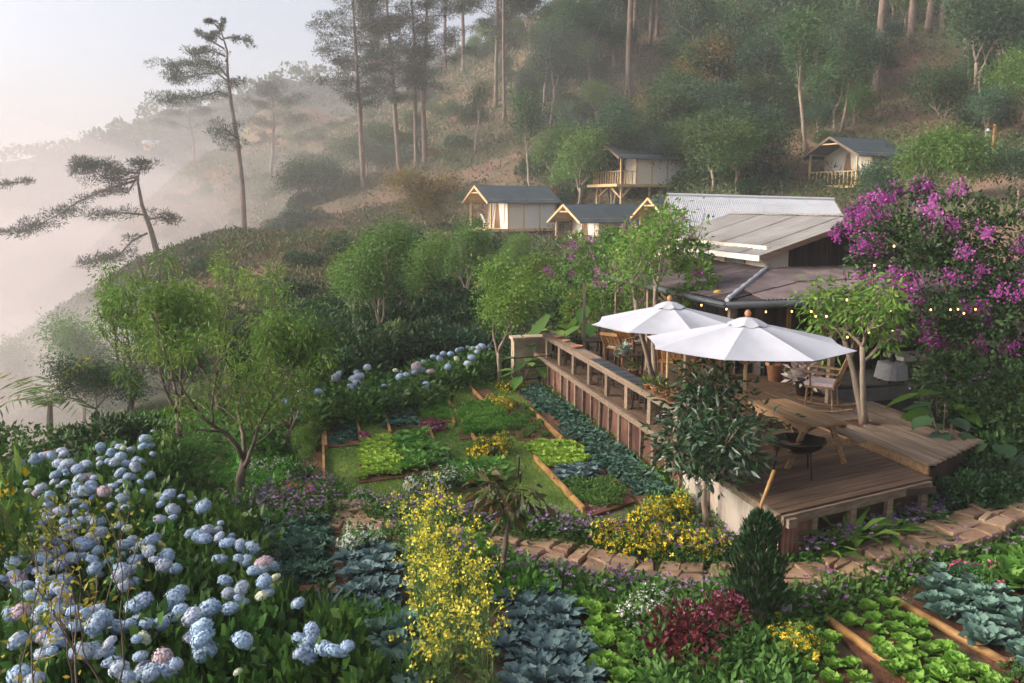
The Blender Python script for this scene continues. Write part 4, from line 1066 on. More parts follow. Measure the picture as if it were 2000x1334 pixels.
for k in range(7):
    y0 = UB - .35 + k * 1.0; y1 = y0 + 1.02; z = .012 * (k % 2)
    for sgn in (-1, 1):
        xe = UP + sgn * (UP - UA + .35); ze = EVZ - .11
        MB().add(*corr_slope((xe, y0, ze + z), (xe, y1, ze + z), (UP, y1, PKZ + z), (UP, y0, PKZ + z), 4, .008, 4)).build('roof_sheet', M['roof_grey'], rf)
for sgn in (-1, 1):
    xe = UP + sgn * (UP - UA + .35)
    MB().bar((UP, UB - .36, PKZ - .06), (xe, UB - .36, EVZ - .17), .03, .12, (0, 0, 1)).build('barge_board', M['wood_old'], rf)
    MB().bar((xe, UB - .35, EVZ - .18), (xe, UB + 6.6, EVZ - .18), .04, .13).build('eave_board', M['canvas_white'] if sgn < 0 else M['wood_old'], rf)
lamp = MB().lathe([(.03, .12), (.05, .10), (.15, 0), (.16, -.01), (.14, 0), (0, .06)], 16, (UP + .25, UB - .2, 4.22)).build('gable_lamp', M['tin_white'], house, True)
MB().tube([(UP + .25, UB - .2, 4.33), (UP + .25, UB + .05, 4.42)], .012, 5).build('bracket', M['black_metal'], lamp)

# ------------------------------------------------------------------ barn with the white corrugated roof
bL, bR = Vector((6.15, 34, 5.27)), Vector((12.6, 33.5, 5.08)); bd = (bR - bL).normalized(); bf = Vector((bd.y, -bd.x, 0)).normalized()
barn = thing('barn', 'long barn with white corrugated metal roof behind the house', 'barn', (0, 0, 0))
nS = 11
for k in range(nS):
    for q, (f0, f1, zz) in enumerate([(0, .55, 0), (.5, 4.2, -.012)]):
        A0 = bL + bd * (bR - bL).length * k / nS; A1 = bL + bd * ((bR - bL).length * (k + 1) / nS + .02)
        dn = lambda f: bf * f + Vector((0, 0, -.43 * f + zz + .006 * (k % 2)))
        MB().add(*corr_slope(A0 + dn(f1), A1 + dn(f1), A1 + dn(f0), A0 + dn(f0), 8, .016)).build('roof_sheet', M['tin_white'], barn)
    A0 = bL + bd * (bR - bL).length * k / nS; A1 = bL + bd * ((bR - bL).length * (k + 1) / nS + .02)
    dn = lambda f: -bf * f + Vector((0, 0, -.43 * f))
    MB().add(*corr_slope(A0 + dn(4), A1 + dn(4), A1 + dn(0), A0 + dn(0), 5, .022)).build('roof_sheet', M['tin_white'], barn)
MB().tube([bL + Vector((0, 0, .03)), bR + Vector((0, 0, .03))], .07, 6).build('ridge_cap', M['tin_white'], barn)
for P0 in (bL, bR):
    e = bd * (.25 if P0 is bL else -.25)
    g = [P0 + e + Vector((0, 0, -.08)), P0 + e + bf * 3.7 + Vector((0, 0, -1.7)), P0 + e + bf * 3.7 + Vector((0, 0, -4.6)), P0 + e - bf * 3.7 + Vector((0, 0, -4.6)), P0 + e - bf * 3.7 + Vector((0, 0, -1.7))]
    MB().add(g + [q + bd * .1 for q in g], [(0, 1, 2, 3, 4), (9, 8, 7, 6, 5), (0, 5, 6, 1), (4, 9, 5, 0)]).build('gable_wall', M['dark_wall'], barn)
    for sg in (1, -1): MB().bar(P0 + Vector((0, 0, -.1)), P0 + bf * 4.1 * sg + Vector((0, 0, -1.86)), .05, .18).build('barge_board', M['wood_old'], barn)
MB().bar(bL + bf * 3.7 + Vector((0, 0, -3.2)), bR + bf * 3.7 + Vector((0, 0, -3.2)), .1, 3.0).build('side_wall', M['dark_wall'], barn)

# ------------------------------------------------------------------ tent cabins on the slope
def cabin(px, py, Y, lb, W=3.7, Ln=5.4, wall=2.05, ridge=3.05, porch=1.5, rz=.47, rail=False, stilts=1.2, brace=False, chair=None, lined=True):
    p = dep(px, py, Y)
    t = thing('tent_cabin', lb, 'cabin', p, rz, 'tent cabins on the slope')
    h = W / 2
    MB().box((Ln / 2 - .15, 0, -.1), (Ln + .5, W + .3, .2)).build('floor', M['timber'], t)
    # canvas walls with timber posts
    for s in (-1, 1):
        n = 3; x0 = porch
        for k in range(n):
            xa = x0 + (Ln - x0) * k / n; xb = x0 + (Ln - x0) * (k + 1) / n
            MB().box(((xa + xb) / 2, s * h * .96, wall / 2), (xb - xa - .1, .05, wall)).build('canvas_panel', M['canvas' if k == 0 else 'canvas_white'], t)
            MB().box((xa, s * h * .96, wall / 2), (.1, .1, wall)).build('post', M['timber'], t)
        MB().box((Ln, s * h * .96, wall / 2), (.1, .1, wall)).build('post', M['timber'], t)
        MB().box((.12, s * h * .96, wall / 2), (.12, .12, wall)).build('porch_post', M['timber'], t)
        MB().box((Ln / 2, s * h * .96, wall + .05), (Ln, .1, .1)).build('plate', M['timber'], t)
    fr = MB().add([(porch, -h * .93, 0), (porch, h * .93, 0), (porch, h * .93, wall), (porch, 0, ridge - .15), (porch, -h * .93, wall), (porch + .06, -h * .93, 0), (porch + .06, h * .93, 0), (porch + .06, h * .93, wall), (porch + .06, 0, ridge - .15), (porch + .06, -h * .93, wall)],
                  [(4, 3, 2, 1, 0), (5, 6, 7, 8, 9)]).build('front_wall', M['canvas'], t)
    MB().add([(porch - .02, -.55, 0), (porch - .02, .55, 0), (porch - .02, .12, wall * 1.05), (porch - .02, -.12, wall * 1.05)], [(3, 2, 1, 0)]).build('door_opening', M['wood_table'], fr)
    for s in (-1, 1):
        MB().add([(porch - .05, s * .1, wall * 1.12), (porch - .05, s * 1.2, wall * .95), (porch - .05, s * 1.25, .35), (porch - .05, s * .95, .3), (porch - .05, s * .6, wall * .55)], [(0, 1, 2, 3, 4) if s < 0 else (4, 3, 2, 1, 0)]).build('door_flap', M['canvas_white'], fr)
    MB().box((Ln - .02, 0, wall / 2), (.05, W * .9, wall)).build('rear_wall', M['canvas'], t)
    # roof with overhang, timber-lined underside
    ov = .42; rfo = MB().tube([(-.35, 0, ridge + .03), (Ln + .35, 0, ridge + .03)], .05, 6).build('roof', M['roof_tent'], t)
    sl = (ridge - wall) / h
    for s in (-1, 1):
        e = (h + ov) * s; ze = ridge - sl * (h + ov)
        MB().add([(-.35, 0, ridge + .06), (Ln + .35, 0, ridge + .06), (Ln + .35, e, ze + .06), (-.35, e, ze + .06), (-.35, 0, ridge), (Ln + .35, 0, ridge), (Ln + .35, e, ze), (-.35, e, ze)],
                 [(0, 1, 2, 3), (7, 6, 5, 4), (3, 2, 6, 7), (0, 3, 7, 4), (1, 5, 6, 2)]).build('roof_slope', M['roof_tent'], rfo)
        if lined: MB().add([(-.3, 0, ridge - .02), (porch, 0, ridge - .02), (porch, e * .96, ze + .05 - .02), (-.3, e * .96, ze + .05 - .02)], [(0, 1, 2, 3)]).build('ceiling_board', M['timber'], rfo)
        MB().bar((-.38, 0, ridge), (-.38, e, ze), .05, .16).build('barge_board', M['timber' if lined else 'wood_old'], rfo)
    MB().bar((-.3, -.75, ridge - .45), (-.3, .75, ridge - .45), .06, .09).build('collar_beam', M['timber'], rfo)
    if rail:
        for (q0, q1) in (((.1, -h * .96), (.1, h * .96)), ((.1, -h * .96), (porch, -h * .96)), ((.1, h * .96), (porch, h * .96))):
            MB().bar((*q0, .95), (*q1, .95), .08, .06).build('handrail', M['timber'], t)
            d_ = math.hypot(q1[0] - q0[0], q1[1] - q0[1]); m_ = int(d_ / .32)
            for k in range(1, m_):
                f = k / m_; MB().box((q0[0] + (q1[0] - q0[0]) * f, q0[1] + (q1[1] - q0[1]) * f, .47), (.07, .07, .94)).build('baluster', M['timber'], t)
    for x in (.3, Ln * .5, Ln - .3):
        for s in (-1, 1): MB().box((x, s * h * .85, -.2 - stilts / 2), (.13, .13, stilts)).build('stilt', M['timber'], t)
    if brace:
        for s in (-1, 1):
            MB().bar((.3, s * h * .85, -1.1), (1.2, s * h * .85, -.2), .09, .09).build('brace', M['timber'], t); MB().bar((.3, s * h * .85, -1.1), (-.15, s * h * .5, -.2), .09, .09).build('brace', M['timber'], t)
            MB().bar((.3, s * h * .85, -1.0), (.3, 0, -.2), .09, .09).build('brace', M['timber'], t)
    if chair:
        c = thing('porch_chair', chair, 'chair', p + Matrix.Rotation(rz, 3, 'Z') @ Vector((.85, .3, 0)), rz + 1.4, 'chairs on cabin porches'); chair_frame(c, 'canvas_white', .42, .5, .5, 1.0, True, 4)
    return t
cabin(936, 446, 63, 'leftmost tent cabin on the slope, grey roof and cream canvas walls', chair='white chair on the leftmost cabin porch')
cabin(1108, 486, 60, 'second tent cabin from the left, lower in the trees', chair='white chair on the second cabin porch')
cabin(1183, 360, 66, 'stilted tent cabin highest in the middle, above the green tree', rail=True, stilts=3.6, brace=True, lined=False, W=3.9, Ln=5.8)
cabin(1622, 362, 61, 'stilted tent cabin at the right with railed balcony', rail=True, stilts=2.4, brace=True, W=4.2, ridge=3.3, wall=2.15, porch=1.7, lined=False, rz=.52)
cabin(1272, 478, 57, 'partly hidden tent cabin left of the barn gable', W=3.0, Ln=4.0)

# path lamps and small sheds on the slope
for px, py, Y, h, lb in [(1508, 365, 62, 2.6, 'dark lamp post on the slope left of the right cabin'), (1940, 290, 56, 2.2, 'wooden lamp post at the upper right among trees'), (1878, 290, 57, 1.4, 'short lamp post left of the upper right lamp post')]:
    p = dep(px, py, Y); p.z = min(p.z, gz(p.x, p.y) + .6)
    t = thing('lamp_post', lb, 'lamp post', p - Vector((0, 0, .4)), .3, 'lamp posts on the slope')
    MB().box((0, 0, h / 2), (.16, .16, h)).build('post', M['wood_warm'], t); MB().box((-.3, 0, h - .15), (.8, .09, .09)).build('arm', M['wood_warm'], t)
    MB().lathe([(.02, .2), (.16, 0), (0, .02)], 10, (-.55, 0, h - .45)).build('lamp_shade', M['tin_white'], t)

# ------------------------------------------------------------------ the garden: lawn, beds, path
rG = np.random.default_rng(17)
def wpoly(px, z=0.0): return [at(x, y, z) for x, y in px]
def inside(P, poly):
    x, y = P[:, 0], P[:, 1]; r = np.zeros(len(P), bool); n = len(poly); j = n - 1
    for i in range(n):
        xi, yi, xj, yj = poly[i][0], poly[i][1], poly[j][0], poly[j][1]
        if yi != yj: r ^= ((yi > y) != (yj > y)) & (x < (xj - xi) * (y - yi) / (yj - yi) + xi)
        j = i
    return r
def rnd_in(poly, n, rg=rG):
    q = np.array([(p[0], p[1]) for p in poly]); lo, hi = q.min(0), q.max(0); out = np.zeros((0, 2))
    while len(out) < n:
        P = rg.uniform(lo, hi, (n * 3, 2)); out = np.concatenate([out, P[inside(P, poly)]])
    return out[:n]
def grid_in(poly, sp, jit=.2, ang=DRZ, rg=rG):
    q = np.array([(p[0], p[1]) for p in poly]); c = q.mean(0); R_ = np.abs(q - c).max() * 1.5
    k = int(R_ / sp) + 1; a, b = np.meshgrid(np.arange(-k, k + 1) * sp, np.arange(-k, k + 1) * sp)
    a = a + (np.arange(a.shape[0])[:, None] % 2) * sp * .5
    P = np.stack([a.ravel(), b.ravel()], 1) + rg.uniform(-jit, jit, (a.size, 2)) * sp
    ca, sa = math.cos(ang), math.sin(ang)
    P = np.stack([P[:, 0] * ca - P[:, 1] * sa, P[:, 0] * sa + P[:, 1] * ca], 1) + c
    return P[inside(P, poly)]
def prism(name, poly, z0, z1, m, parent=None):
    n = len(poly); vs = [(p[0], p[1], z0) for p in poly] + [(p[0], p[1], z1) for p in poly]
    ar = sum(poly[i][0] * poly[(i + 1) % n][1] - poly[(i + 1) % n][0] * poly[i][1] for i in range(n))
    top = tuple(range(n, 2 * n)) if ar > 0 else tuple(reversed(range(n, 2 * n)))
    return MB().add(vs, [top] + [(i, (i + 1) % n, (i + 1) % n + n, i + n) for i in range(n)]).build(name, m, parent)

# soft lawn between the beds
lawn_px = [(632, 985), (720, 990), (1150, 1020), (1062, 895), (1040, 812), (1020, 760), (985, 738), (880, 732), (760, 765), (640, 812), (560, 850), (540, 960)]
lawn = wpoly(lawn_px)
m, nt, p = new_mat('lawn')
tc = nt.nodes.new('ShaderNodeTexCoord'); n1 = nt.nodes.new('ShaderNodeTexNoise'); n1.inputs['Scale'].default_value = .9; n1.inputs['Detail'].default_value = 6
nt.links.new(tc.outputs['Object'], n1.inputs['Vector'])
r = ramp_node(nt, [(.075, .13, .025), (.12, .185, .034), (.18, .19, .055)], [.35, .52, .72]); nt.links.new(n1.outputs[0], r.inputs[0]); nt.links.new(r.outputs[0], p.inputs['Base Color']); p.inputs['Roughness'].default_value = .95
struct(prism('lawn', lawn, .0, .014, m), label='short green lawn between the vegetable beds')
P = rnd_in(lawn, 60000); n = len(P)
dn = vnoise(P[:, 0], P[:, 1], 1.1, 61)
V, F, v = leaves(np.concatenate([P, np.full((n, 1), .01)], 1), rG.normal(size=(n, 3)) * .45 + np.array([0, 0, 1]), .035 + .03 * rG.random(n), .012, rG, np.clip(.45 + dn * .8 + rG.normal(size=n) * .2, 0, 1))
tag(obj('lawn_grass', npmesh('lawn_grass', V, F, L_['grass'], v)), 'short mown grass blades of the lawn', 'grass', kind='stuff')

# stone path: irregular flagstones, climbing in steps to the right
_pp = [(650, 1012, 0), (760, 1022, 0), (870, 1042, 0), (1000, 1070, 0), (1120, 1100, 0), (1260, 1132, 0), (1400, 1144, 0), (1490, 1140, .02), (1560, 1130, .06), (1645, 1112, .09), (1732, 1084, .12), (1798, 1060, .15), (1868, 1038, .18), (1958, 1012, .21), (2080, 980, .25)]
path_pts = [Vector((at(x, y, z).x, at(x, y, z).y, 0)) for x, y, z in _pp]
cum = [0]
for a, b in zip(path_pts, path_pts[1:]): cum.append(cum[-1] + (b - a).length)
def on_path(s):
    s = min(max(s, 0), cum[-1] - 1e-3)
    for i in range(len(cum) - 1):
        if s <= cum[i + 1]:
            f = (s - cum[i]) / (cum[i + 1] - cum[i]); c = path_pts[i].lerp(path_pts[i + 1], f); d = (path_pts[i + 1] - path_pts[i]).normalized(); return c, Vector((-d.y, d.x, 0))
def step_z(s): return .02 if s < 6.2 else .02 + .035 * math.floor((s - 6.2) / .75 + 1)
def half_w(s): return .56 if s < 5.6 else max(.40, .56 - (s - 5.6) * .2)
path = MB()
ls = [on_path(s)[0] + on_path(s)[1] * .62 for s in np.linspace(0, cum[-1], 40)]; rs = [on_path(s)[0] - on_path(s)[1] * .62 for s in np.linspace(0, cum[-1], 40)]
path = MB().add([tuple(p + Vector((0, 0, .008))) for p in ls + rs], [(i + 40, i + 41, i + 1, i) for i in range(39)]).build('stone_path', M['soil'])
struct(path, label='winding flagstone path between flower borders')
s = 0.0; row = 0
while s < cum[-1] - .3:
    ds = (.26 + .22 * rG.random()) * (.95 if s > 6.2 else 1); nc = int(rG.integers(2, 5)) if s < 6.2 else int(rG.integers(2, 5))
    if s < 6.2 < s + ds: ds = 6.2 - s + .001
    hw = half_w(s); edges = np.sort(np.concatenate([[-hw, hw], np.linspace(-hw, hw, nc + 1)[1:-1] + rG.uniform(-.11, .11, nc - 1)]))
    for t0, t1 in zip(edges, edges[1:]):
        q = []
        for (sa, ta) in ((s + .012, t0 + .012), (s + ds - .012, t0 + .012), (s + ds - .012, t1 - .012), (s + .012, t1 - .012)):
            c, nn = on_path(sa + rG.uniform(-.06, .06)); q.append(c + nn * (ta + rG.uniform(-.05, .05) + .10 * math.sin(sa * 2.3)))
        mid = sum(q, Vector()) / 4; zt = step_z(s + ds / 2) + .045 + rG.uniform(-.012, .02); ti = rG.normal(size=2) * .05
        vs = []
        for e in q:
            e = Vector(e); zz = zt + (e.x - mid.x) * ti[0] + (e.y - mid.y) * ti[1]; vs.append((e.x, e.y, zz))
        top = [(mid + (Vector(v_) - mid) * .90) for v_ in vs]
        V_ = [(v_[0], v_[1], max(-.02, v_[2] - .16)) for v_ in vs] + [(v_[0], v_[1], v_[2] - .018) for v_ in vs] + [(a.x, a.y, v_[2]) for a, v_ in zip(top, vs)]
        MB().add(V_, [(8, 9, 10, 11)] + [(i, (i + 1) % 4, 4 + (i + 1) % 4, 4 + i) for i in range(4)] + [(4 + i, 4 + (i + 1) % 4, 8 + (i + 1) % 4, 8 + i) for i in range(4)]).build('flagstone', M['stone'], path)
    s += ds; row += 1
# slab step between lawn and path
t = thing('slab_step', 'flat reddish slab step at the near end of the lawn strip', 'step', at(678, 992), .05)
MB().box((0, 0, .05), (.46, .22, .11)).build('slab', M['stone'], t); MB().box((0, .02, .005), (.52, .3, .03)).build('bedding', M['soil'], t)

# ------------------------------------------------------------------ vegetable meshes
def rosette(key, seed, mat_, n=24, L=.3, W=.2, e0=80, e1=12, curl=35, cup=.25, frill=.0, cols=3, rows=4, r0=.02, tip=.65, head=0.0):
    rg = np.random.default_rng(seed); Vs, Fs, vs, o = [], [], [], 0
    for i in range(n):
        f = (i + .5) / n; az = i * 2.399 + rg.normal() * .15; el = math.radians(e0 + (e1 - e0) * f + rg.normal() * 5); l = L * (.55 + .45 * f) * rg.uniform(.85, 1.15); w = W * (.6 + .4 * f) * rg.uniform(.85, 1.15)
        p = np.array([0, 0, 0.0]); d = np.array([math.cos(az), math.sin(az), 0]); sd_ = np.array([-math.sin(az), math.cos(az), 0]); p = d * r0
        pts = []
        for k in range(rows):
            s = k / (rows - 1); e = el - math.radians(curl) * s
            wid = w * (.35 + .65 * math.sin(PI * min(1, s * .75 + .12))) * (1 if k < rows - 1 else tip)
            nn = -d * math.sin(e) + np.array([0, 0, math.cos(e)])
            for c in range(cols):
                g = c / (cols - 1) * 2 - 1
                pts.append(p + sd_ * g * wid / 2 + nn * (cup * wid * abs(g) ** 1.5) + (rg.normal(size=3) * frill * (abs(g) * .8 + s * .5)))
            p = p + (d * math.cos(e) + np.array([0, 0, math.sin(e)])) * l / (rows - 1)
        Vs.append(np.array(pts)); vv = np.clip(.25 + .35 * rg.random() + .35 * (1 - f), 0, 1); vs.append(np.full(len(pts), vv))
        idx = np.array([[k * cols + c, k * cols + c + 1, (k + 1) * cols + c + 1, (k + 1) * cols + c] for k in range(rows - 1) for c in range(cols - 1)]); Fs.append(idx + o); o += len(pts)
    V = np.concatenate(Vs); V[:, 2] = np.maximum(V[:, 2], .0) + .01
    LIB[key] = npmesh(key, V, np.concatenate(Fs), L_[mat_], np.concatenate(vs), True)
for s in range(3):
    rosette('lettuce%d' % s, 300 + s, 'lettuce', 30, .20, .15, 85, 30, 15, .34, .012, 3, 4)
    rosette('lime%d' % s, 310 + s, 'lettuce_lime', 30, .19, .13, 84, 22, 35, .25, .020, 3, 4)
    rosette('cab%d' % s, 320 + s, 'cabbage', 24, .30, .23, 88, 16, 12, .30, .010, 3, 5)
    rosette('broc%d' % s, 330 + s, 'broccoli', 26, .40, .15, 84, 25, 50, .22, .018, 3, 5)
    rosette('kale%d' % s, 340 + s, 'kale', 34, .27, .12, 82, 10, 55, .20, .022, 4, 5)
    rosette('blade%d' % s, 350 + s, 'fern', 26, .6, .035, 85, 25, 60, .1, 0, 3, 5)
    rosette('agave%d' % s, 360 + s, 'broccoli', 26, .55, .07, 86, 20, 25, .2, 0, 3, 4)
    rosette('chard%d' % s, 370 + s, 'parsley', 14, .30, .13, 84, 35, 45, .15, .015, 3, 4)
    rosette('maroon%d' % s, 380 + s, 'maroon', 20, .22, .16, 80, 15, 35, .25, .02, 3, 4)
    rosette('fernf%d' % s, 390 + s, 'fern', 20, .85, .11, 84, 50, 70, .1, .012, 3, 6, tip=.2)
for s in range(2):
    shrub_lib('parsley%d' % s, 400 + s, 'parsley', 420, 1, .8, .28, .13, 7, .6, 2)
    shrub_lib('coverb%d' % s, 410 + s, 'cover', 420, 1, .7, .26, .13, 7, .4, 2)

def veg_row(name, lb, cat_, group, poly_px, key, sp, sc, z=.05, jit=.15, lim=None, nk=3, part_name=None):
    pts = grid_in(wpoly(poly_px), sp, jit)
    if lim: pts = pts[:lim]
    dy = np.argsort(np.argsort(pts[:, 1])) / max(1, len(pts)); where = []
    nr = max(2, int(round(math.sqrt(len(pts)))))
    band = np.minimum((dy * nr).astype(int), nr - 1); names = ['nearest row', 'second row', 'third row', 'fourth row', 'fifth row', 'sixth row', 'seventh row', 'eighth row', 'ninth row', 'tenth row']
    for i in range(len(pts)):
        same = np.where(band == band[i])[0]; rk = int((pts[same, 0] < pts[i, 0]).sum()); m_ = len(same)
        col = 'leftmost' if rk == 0 else ('rightmost' if rk == m_ - 1 else ['', 'second', 'third', 'fourth', 'fifth', 'sixth', 'seventh', 'eighth', 'ninth', 'tenth'][min(rk, 9)] + ' from left')
        where.append(names[min(band[i], 9)] + ' ' + col)
    for i, p in enumerate(pts):
        k = '%s%d' % (key, rG.integers(0, nk)); s_ = sc * rG.uniform(.82, 1.2)
        lq = lb + ', ' + where[i]
        if isinstance(LIB[k], tuple): put_tree(name, lq, cat_, (p[0], p[1], z), k, rG.random() * 6.28, s_, group, ('stems', 'leaves'))
        else: tag(obj(name, LIB[k], None, (p[0], p[1], z), rG.random() * 6.28, (s_, s_, s_ * rG.uniform(.8, 1.15))), lq, cat_, group)
    return len(pts)

def bed(lb, poly_px, edges=(), h=.05, mt='bamboo', rr=.035):
    poly = wpoly(poly_px)
    c = sum(poly, Vector()) / len(poly)
    t = thing('vegetable_bed', lb, 'garden bed', c, 0)
    prism('soil', [p - c for p in poly], -.02, h, M['soil'], t)
    for e in edges:
        a, b = at(*e[0]) - c, at(*e[1]) - c
        MB().bar((a.x, a.y, .04), (b.x, b.y, .05), rr * 1.3, .16).build('edging_board', M[mt], t) if mt != 'bamboo' or rr < .04 else MB().tube([(a.x, a.y, .07), ((a.x + b.x) / 2, (a.y + b.y) / 2, .075), (b.x, b.y, .07)], rr, 8).build('edging_pole', M[mt], t, True)
    return t

# --- beds on the lawn, left to right
bed('maroon lettuce bed at the left side of the lawn', [(572, 938), (630, 938), (628, 828), (585, 828)], [((634, 965), (630, 828))])
veg_row('red_lettuce', 'dark maroon lettuce plant in the left lawn bed', 'lettuce', 'maroon lettuces', [(578, 888), (626, 888), (624, 832), (590, 832)], 'maroon', .2, .7)
bed('sparse seedling bed with blue-green sprouts beside the maroon bed', [(640, 878), (702, 872), (690, 800), (646, 815)], [((637, 880), (634, 828)), ((704, 860), (690, 798))])
veg_row('seedling', 'small blue-green seedling in the sparse bed', 'seedling', 'seedlings in the sparse bed', [(644, 872), (698, 866), (687, 803), (649, 818)], 'kale', .26, .5)
bed('square bed of lime lettuce in the middle of the lawn', [(700, 948), (792, 936), (772, 850), (706, 856)], [])
veg_row('lime_lettuce', 'lime green lettuce in the square lawn bed', 'lettuce', 'lime lettuces in the square lawn bed', [(704, 942), (788, 932), (770, 854), (708, 860)], 'lime', .175, .68)
bed('dark kale bed at the far side of the lawn', [(748, 840), (822, 838), (808, 772), (744, 780)], [((763, 852), (752, 818))])
veg_row('kale_plant', 'dark kale plant in the far lawn bed', 'kale', 'kale in the far lawn bed', [(752, 838), (818, 834), (806, 774), (748, 782)], 'kale', .2, .62)
bed('mixed leafy greens bed beside the square lettuce bed', [(790, 938), (880, 918), (832, 838), (768, 846)], [((846, 866), (836, 838))])
veg_row('leafy_green', 'leafy green plant in the mixed bed', 'vegetable', 'greens in the mixed bed', [(794, 930), (872, 912), (828, 850), (774, 852)], 'chard', .22, .75)
bed('bed of feathery light greens at the far side of the lawn', [(822, 832), (888, 826), (872, 772), (816, 776)], [((888, 835), (876, 792))])
veg_row('feathery_green', 'light feathery green plant in the far bed', 'vegetable', 'feathery greens in the far bed', [(825, 828), (882, 822), (869, 776), (820, 780)], 'parsley', .22, .14, nk=2)
bed('long bed of parsley right of the lawn strip', [(900, 862), (1005, 852), (972, 790), (890, 798)], [((948, 895), (880, 795))])
veg_row('parsley_plant', 'bushy parsley plant in the long bed', 'vegetable', 'parsley in the long bed', [(904, 856), (998, 848), (968, 794), (895, 802)], 'parsley', .24, .18, nk=2)
bed('bed of deep green mustard leaves at the near end of the lawn', [(895, 965), (990, 955), (975, 905), (888, 910)])
veg_row('mustard_green', 'broad leafy plant at the near lawn end', 'vegetable', 'mustard greens at the near lawn end', [(898, 960), (985, 950), (970, 908), (892, 914)], 'chard', .22, .95)
bed('weedy bed with red soil right of the parsley', [(1010, 862), (1088, 872), (1030, 790), (990, 790)], [((1098, 864), (1028, 798))], rr=.034)
bed('thin bed at the far right end of the lawn', [(935, 790), (975, 785), (955, 762), (918, 765)], [((950, 796), (918, 762))])
veg_row('weed_tuft', 'low weed tuft on red soil beside the parsley', 'weed', 'weeds on the red soil', [(1015, 858), (1080, 866), (1028, 794), (995, 794)], 'coverb', .35, .14, nk=2)
bed('long bed of lime lettuce and kale below the deck', [(1040, 898), (1150, 1015), (1240, 985), (1160, 905), (1120, 866), (1030, 868)], [((1044, 900), (1140, 1004))])
veg_row('lime_lettuce', 'lime green lettuce in the bed below the deck', 'lettuce', 'lime lettuces below the deck', [(1042, 892), (1080, 924), (1158, 908), (1122, 870), (1034, 872)], 'lime', .185, .72)
veg_row('blue_cabbage', 'bluish cabbage plant at the near end of the lime lettuce', 'cabbage', 'bluish cabbages below the deck', [(1076, 928), (1098, 952), (1172, 940), (1158, 912)], 'broc', .26, .55)
veg_row('bean_plant', 'low dark green bean plant by the red soil edge', 'vegetable', 'bean plants by the red soil', [(1105, 958), (1150, 1000), (1228, 990), (1190, 945)], 'coverb', .24, .15, nk=2)
bed('long kale bed along the foot of the deck', [(1010, 770), (1130, 868), (1260, 992), (1330, 985), (1180, 860), (1050, 752)])
veg_row('kale_plant', 'curly kale plant in the long bed under the deck', 'kale', 'kale along the foot of the deck', [(1020, 768), (1130, 862), (1255, 985), (1320, 975), (1172, 855), (1048, 756)], 'kale', .245, .8)

# --- beds in front of the path
bed('kale bed in the front left of the path', [(500, 1155), (640, 1165), (640, 1020), (520, 1020)])
veg_row('kale_plant', 'big curly kale plant in the front left bed', 'kale', 'kale in the front left bed', [(505, 1140), (632, 1150), (632, 1025), (520, 1025)], 'kale', .25, .9)
bed('broccoli bed left of the yellow mustard flowers', [(670, 1225), (790, 1225), (770, 1065), (672, 1065)])
veg_row('broccoli_plant', 'blue-green broccoli plant left of the mustard flowers', 'broccoli', 'broccoli left of the mustard', [(678, 1215), (785, 1215), (764, 1070), (680, 1070)], 'broc', .28, .68)
bed('cabbage bed at the bottom edge left of the mustard flowers', [(665, 1420), (850, 1420), (825, 1235), (680, 1235)])
veg_row('cabbage', 'large teal cabbage at the bottom edge', 'cabbage', 'teal cabbages at the bottom edge', [(672, 1400), (840, 1400), (815, 1240), (688, 1240)], 'cab', .33, .85)
bed('broccoli bed right of the yellow mustard flowers', [(985, 1420), (1200, 1420), (1110, 1165), (980, 1165)])
veg_row('broccoli_plant', 'silvery broccoli plant right of the mustard flowers', 'broccoli', 'broccoli right of the mustard', [(990, 1400), (1185, 1400), (1100, 1172), (985, 1172)], 'broc', .27, .70)
bed('lettuce bed beside the silvery broccoli', [(1085, 1170), (1205, 1170), (1300, 1420), (1200, 1420)])
veg_row('lettuce', 'green lettuce beside the silvery broccoli', 'lettuce', 'lettuces beside the broccoli', [(1090, 1175), (1195, 1180), (1285, 1400), (1195, 1400)], 'lettuce', .24, .78)
bed('lettuce bed at the bottom right inside the bamboo edging', [(1610, 1215), (1790, 1420), (2060, 1420), (1740, 1185)], [((1612, 1218), (1790, 1348)), ((1745, 1182), (1968, 1310))], rr=.055)
veg_row('lettuce', 'bright green lettuce between two bamboo poles', 'lettuce', 'lettuces between the bamboo poles', [(1640, 1215), (1800, 1400), (2030, 1400), (1735, 1195)], 'lettuce', .255, .80, .06)
bed('cabbage bed at the bottom right beyond the bamboo pole', [(1745, 1175), (2060, 1380), (2080, 1200), (1860, 1105)], [((1870, 1108), (2010, 1190))], rr=.04)
veg_row('cabbage', 'grey-green cabbage beyond the bamboo pole', 'cabbage', 'cabbages beyond the bamboo pole', [(1765, 1172), (2045, 1355), (2070, 1215), (1858, 1118)], 'cab', .31, .75, .06)
bed('shaded lettuce bed left of the bamboo pole', [(1480, 1250), (1560, 1420), (1770, 1420), (1610, 1240)])
veg_row('lettuce', 'darker lettuce left of the bamboo pole', 'lettuce', 'lettuces left of the bamboo pole', [(1500, 1260), (1570, 1400), (1745, 1400), (1605, 1248)], 'lettuce', .26, .78)
veg_row('leafy_green', 'upright leafy green at the right frame edge', 'vegetable', 'greens at the right frame edge', [(1950, 1150), (2060, 1210), (2060, 1090), (1960, 1090)], 'chard', .26, 1.2)

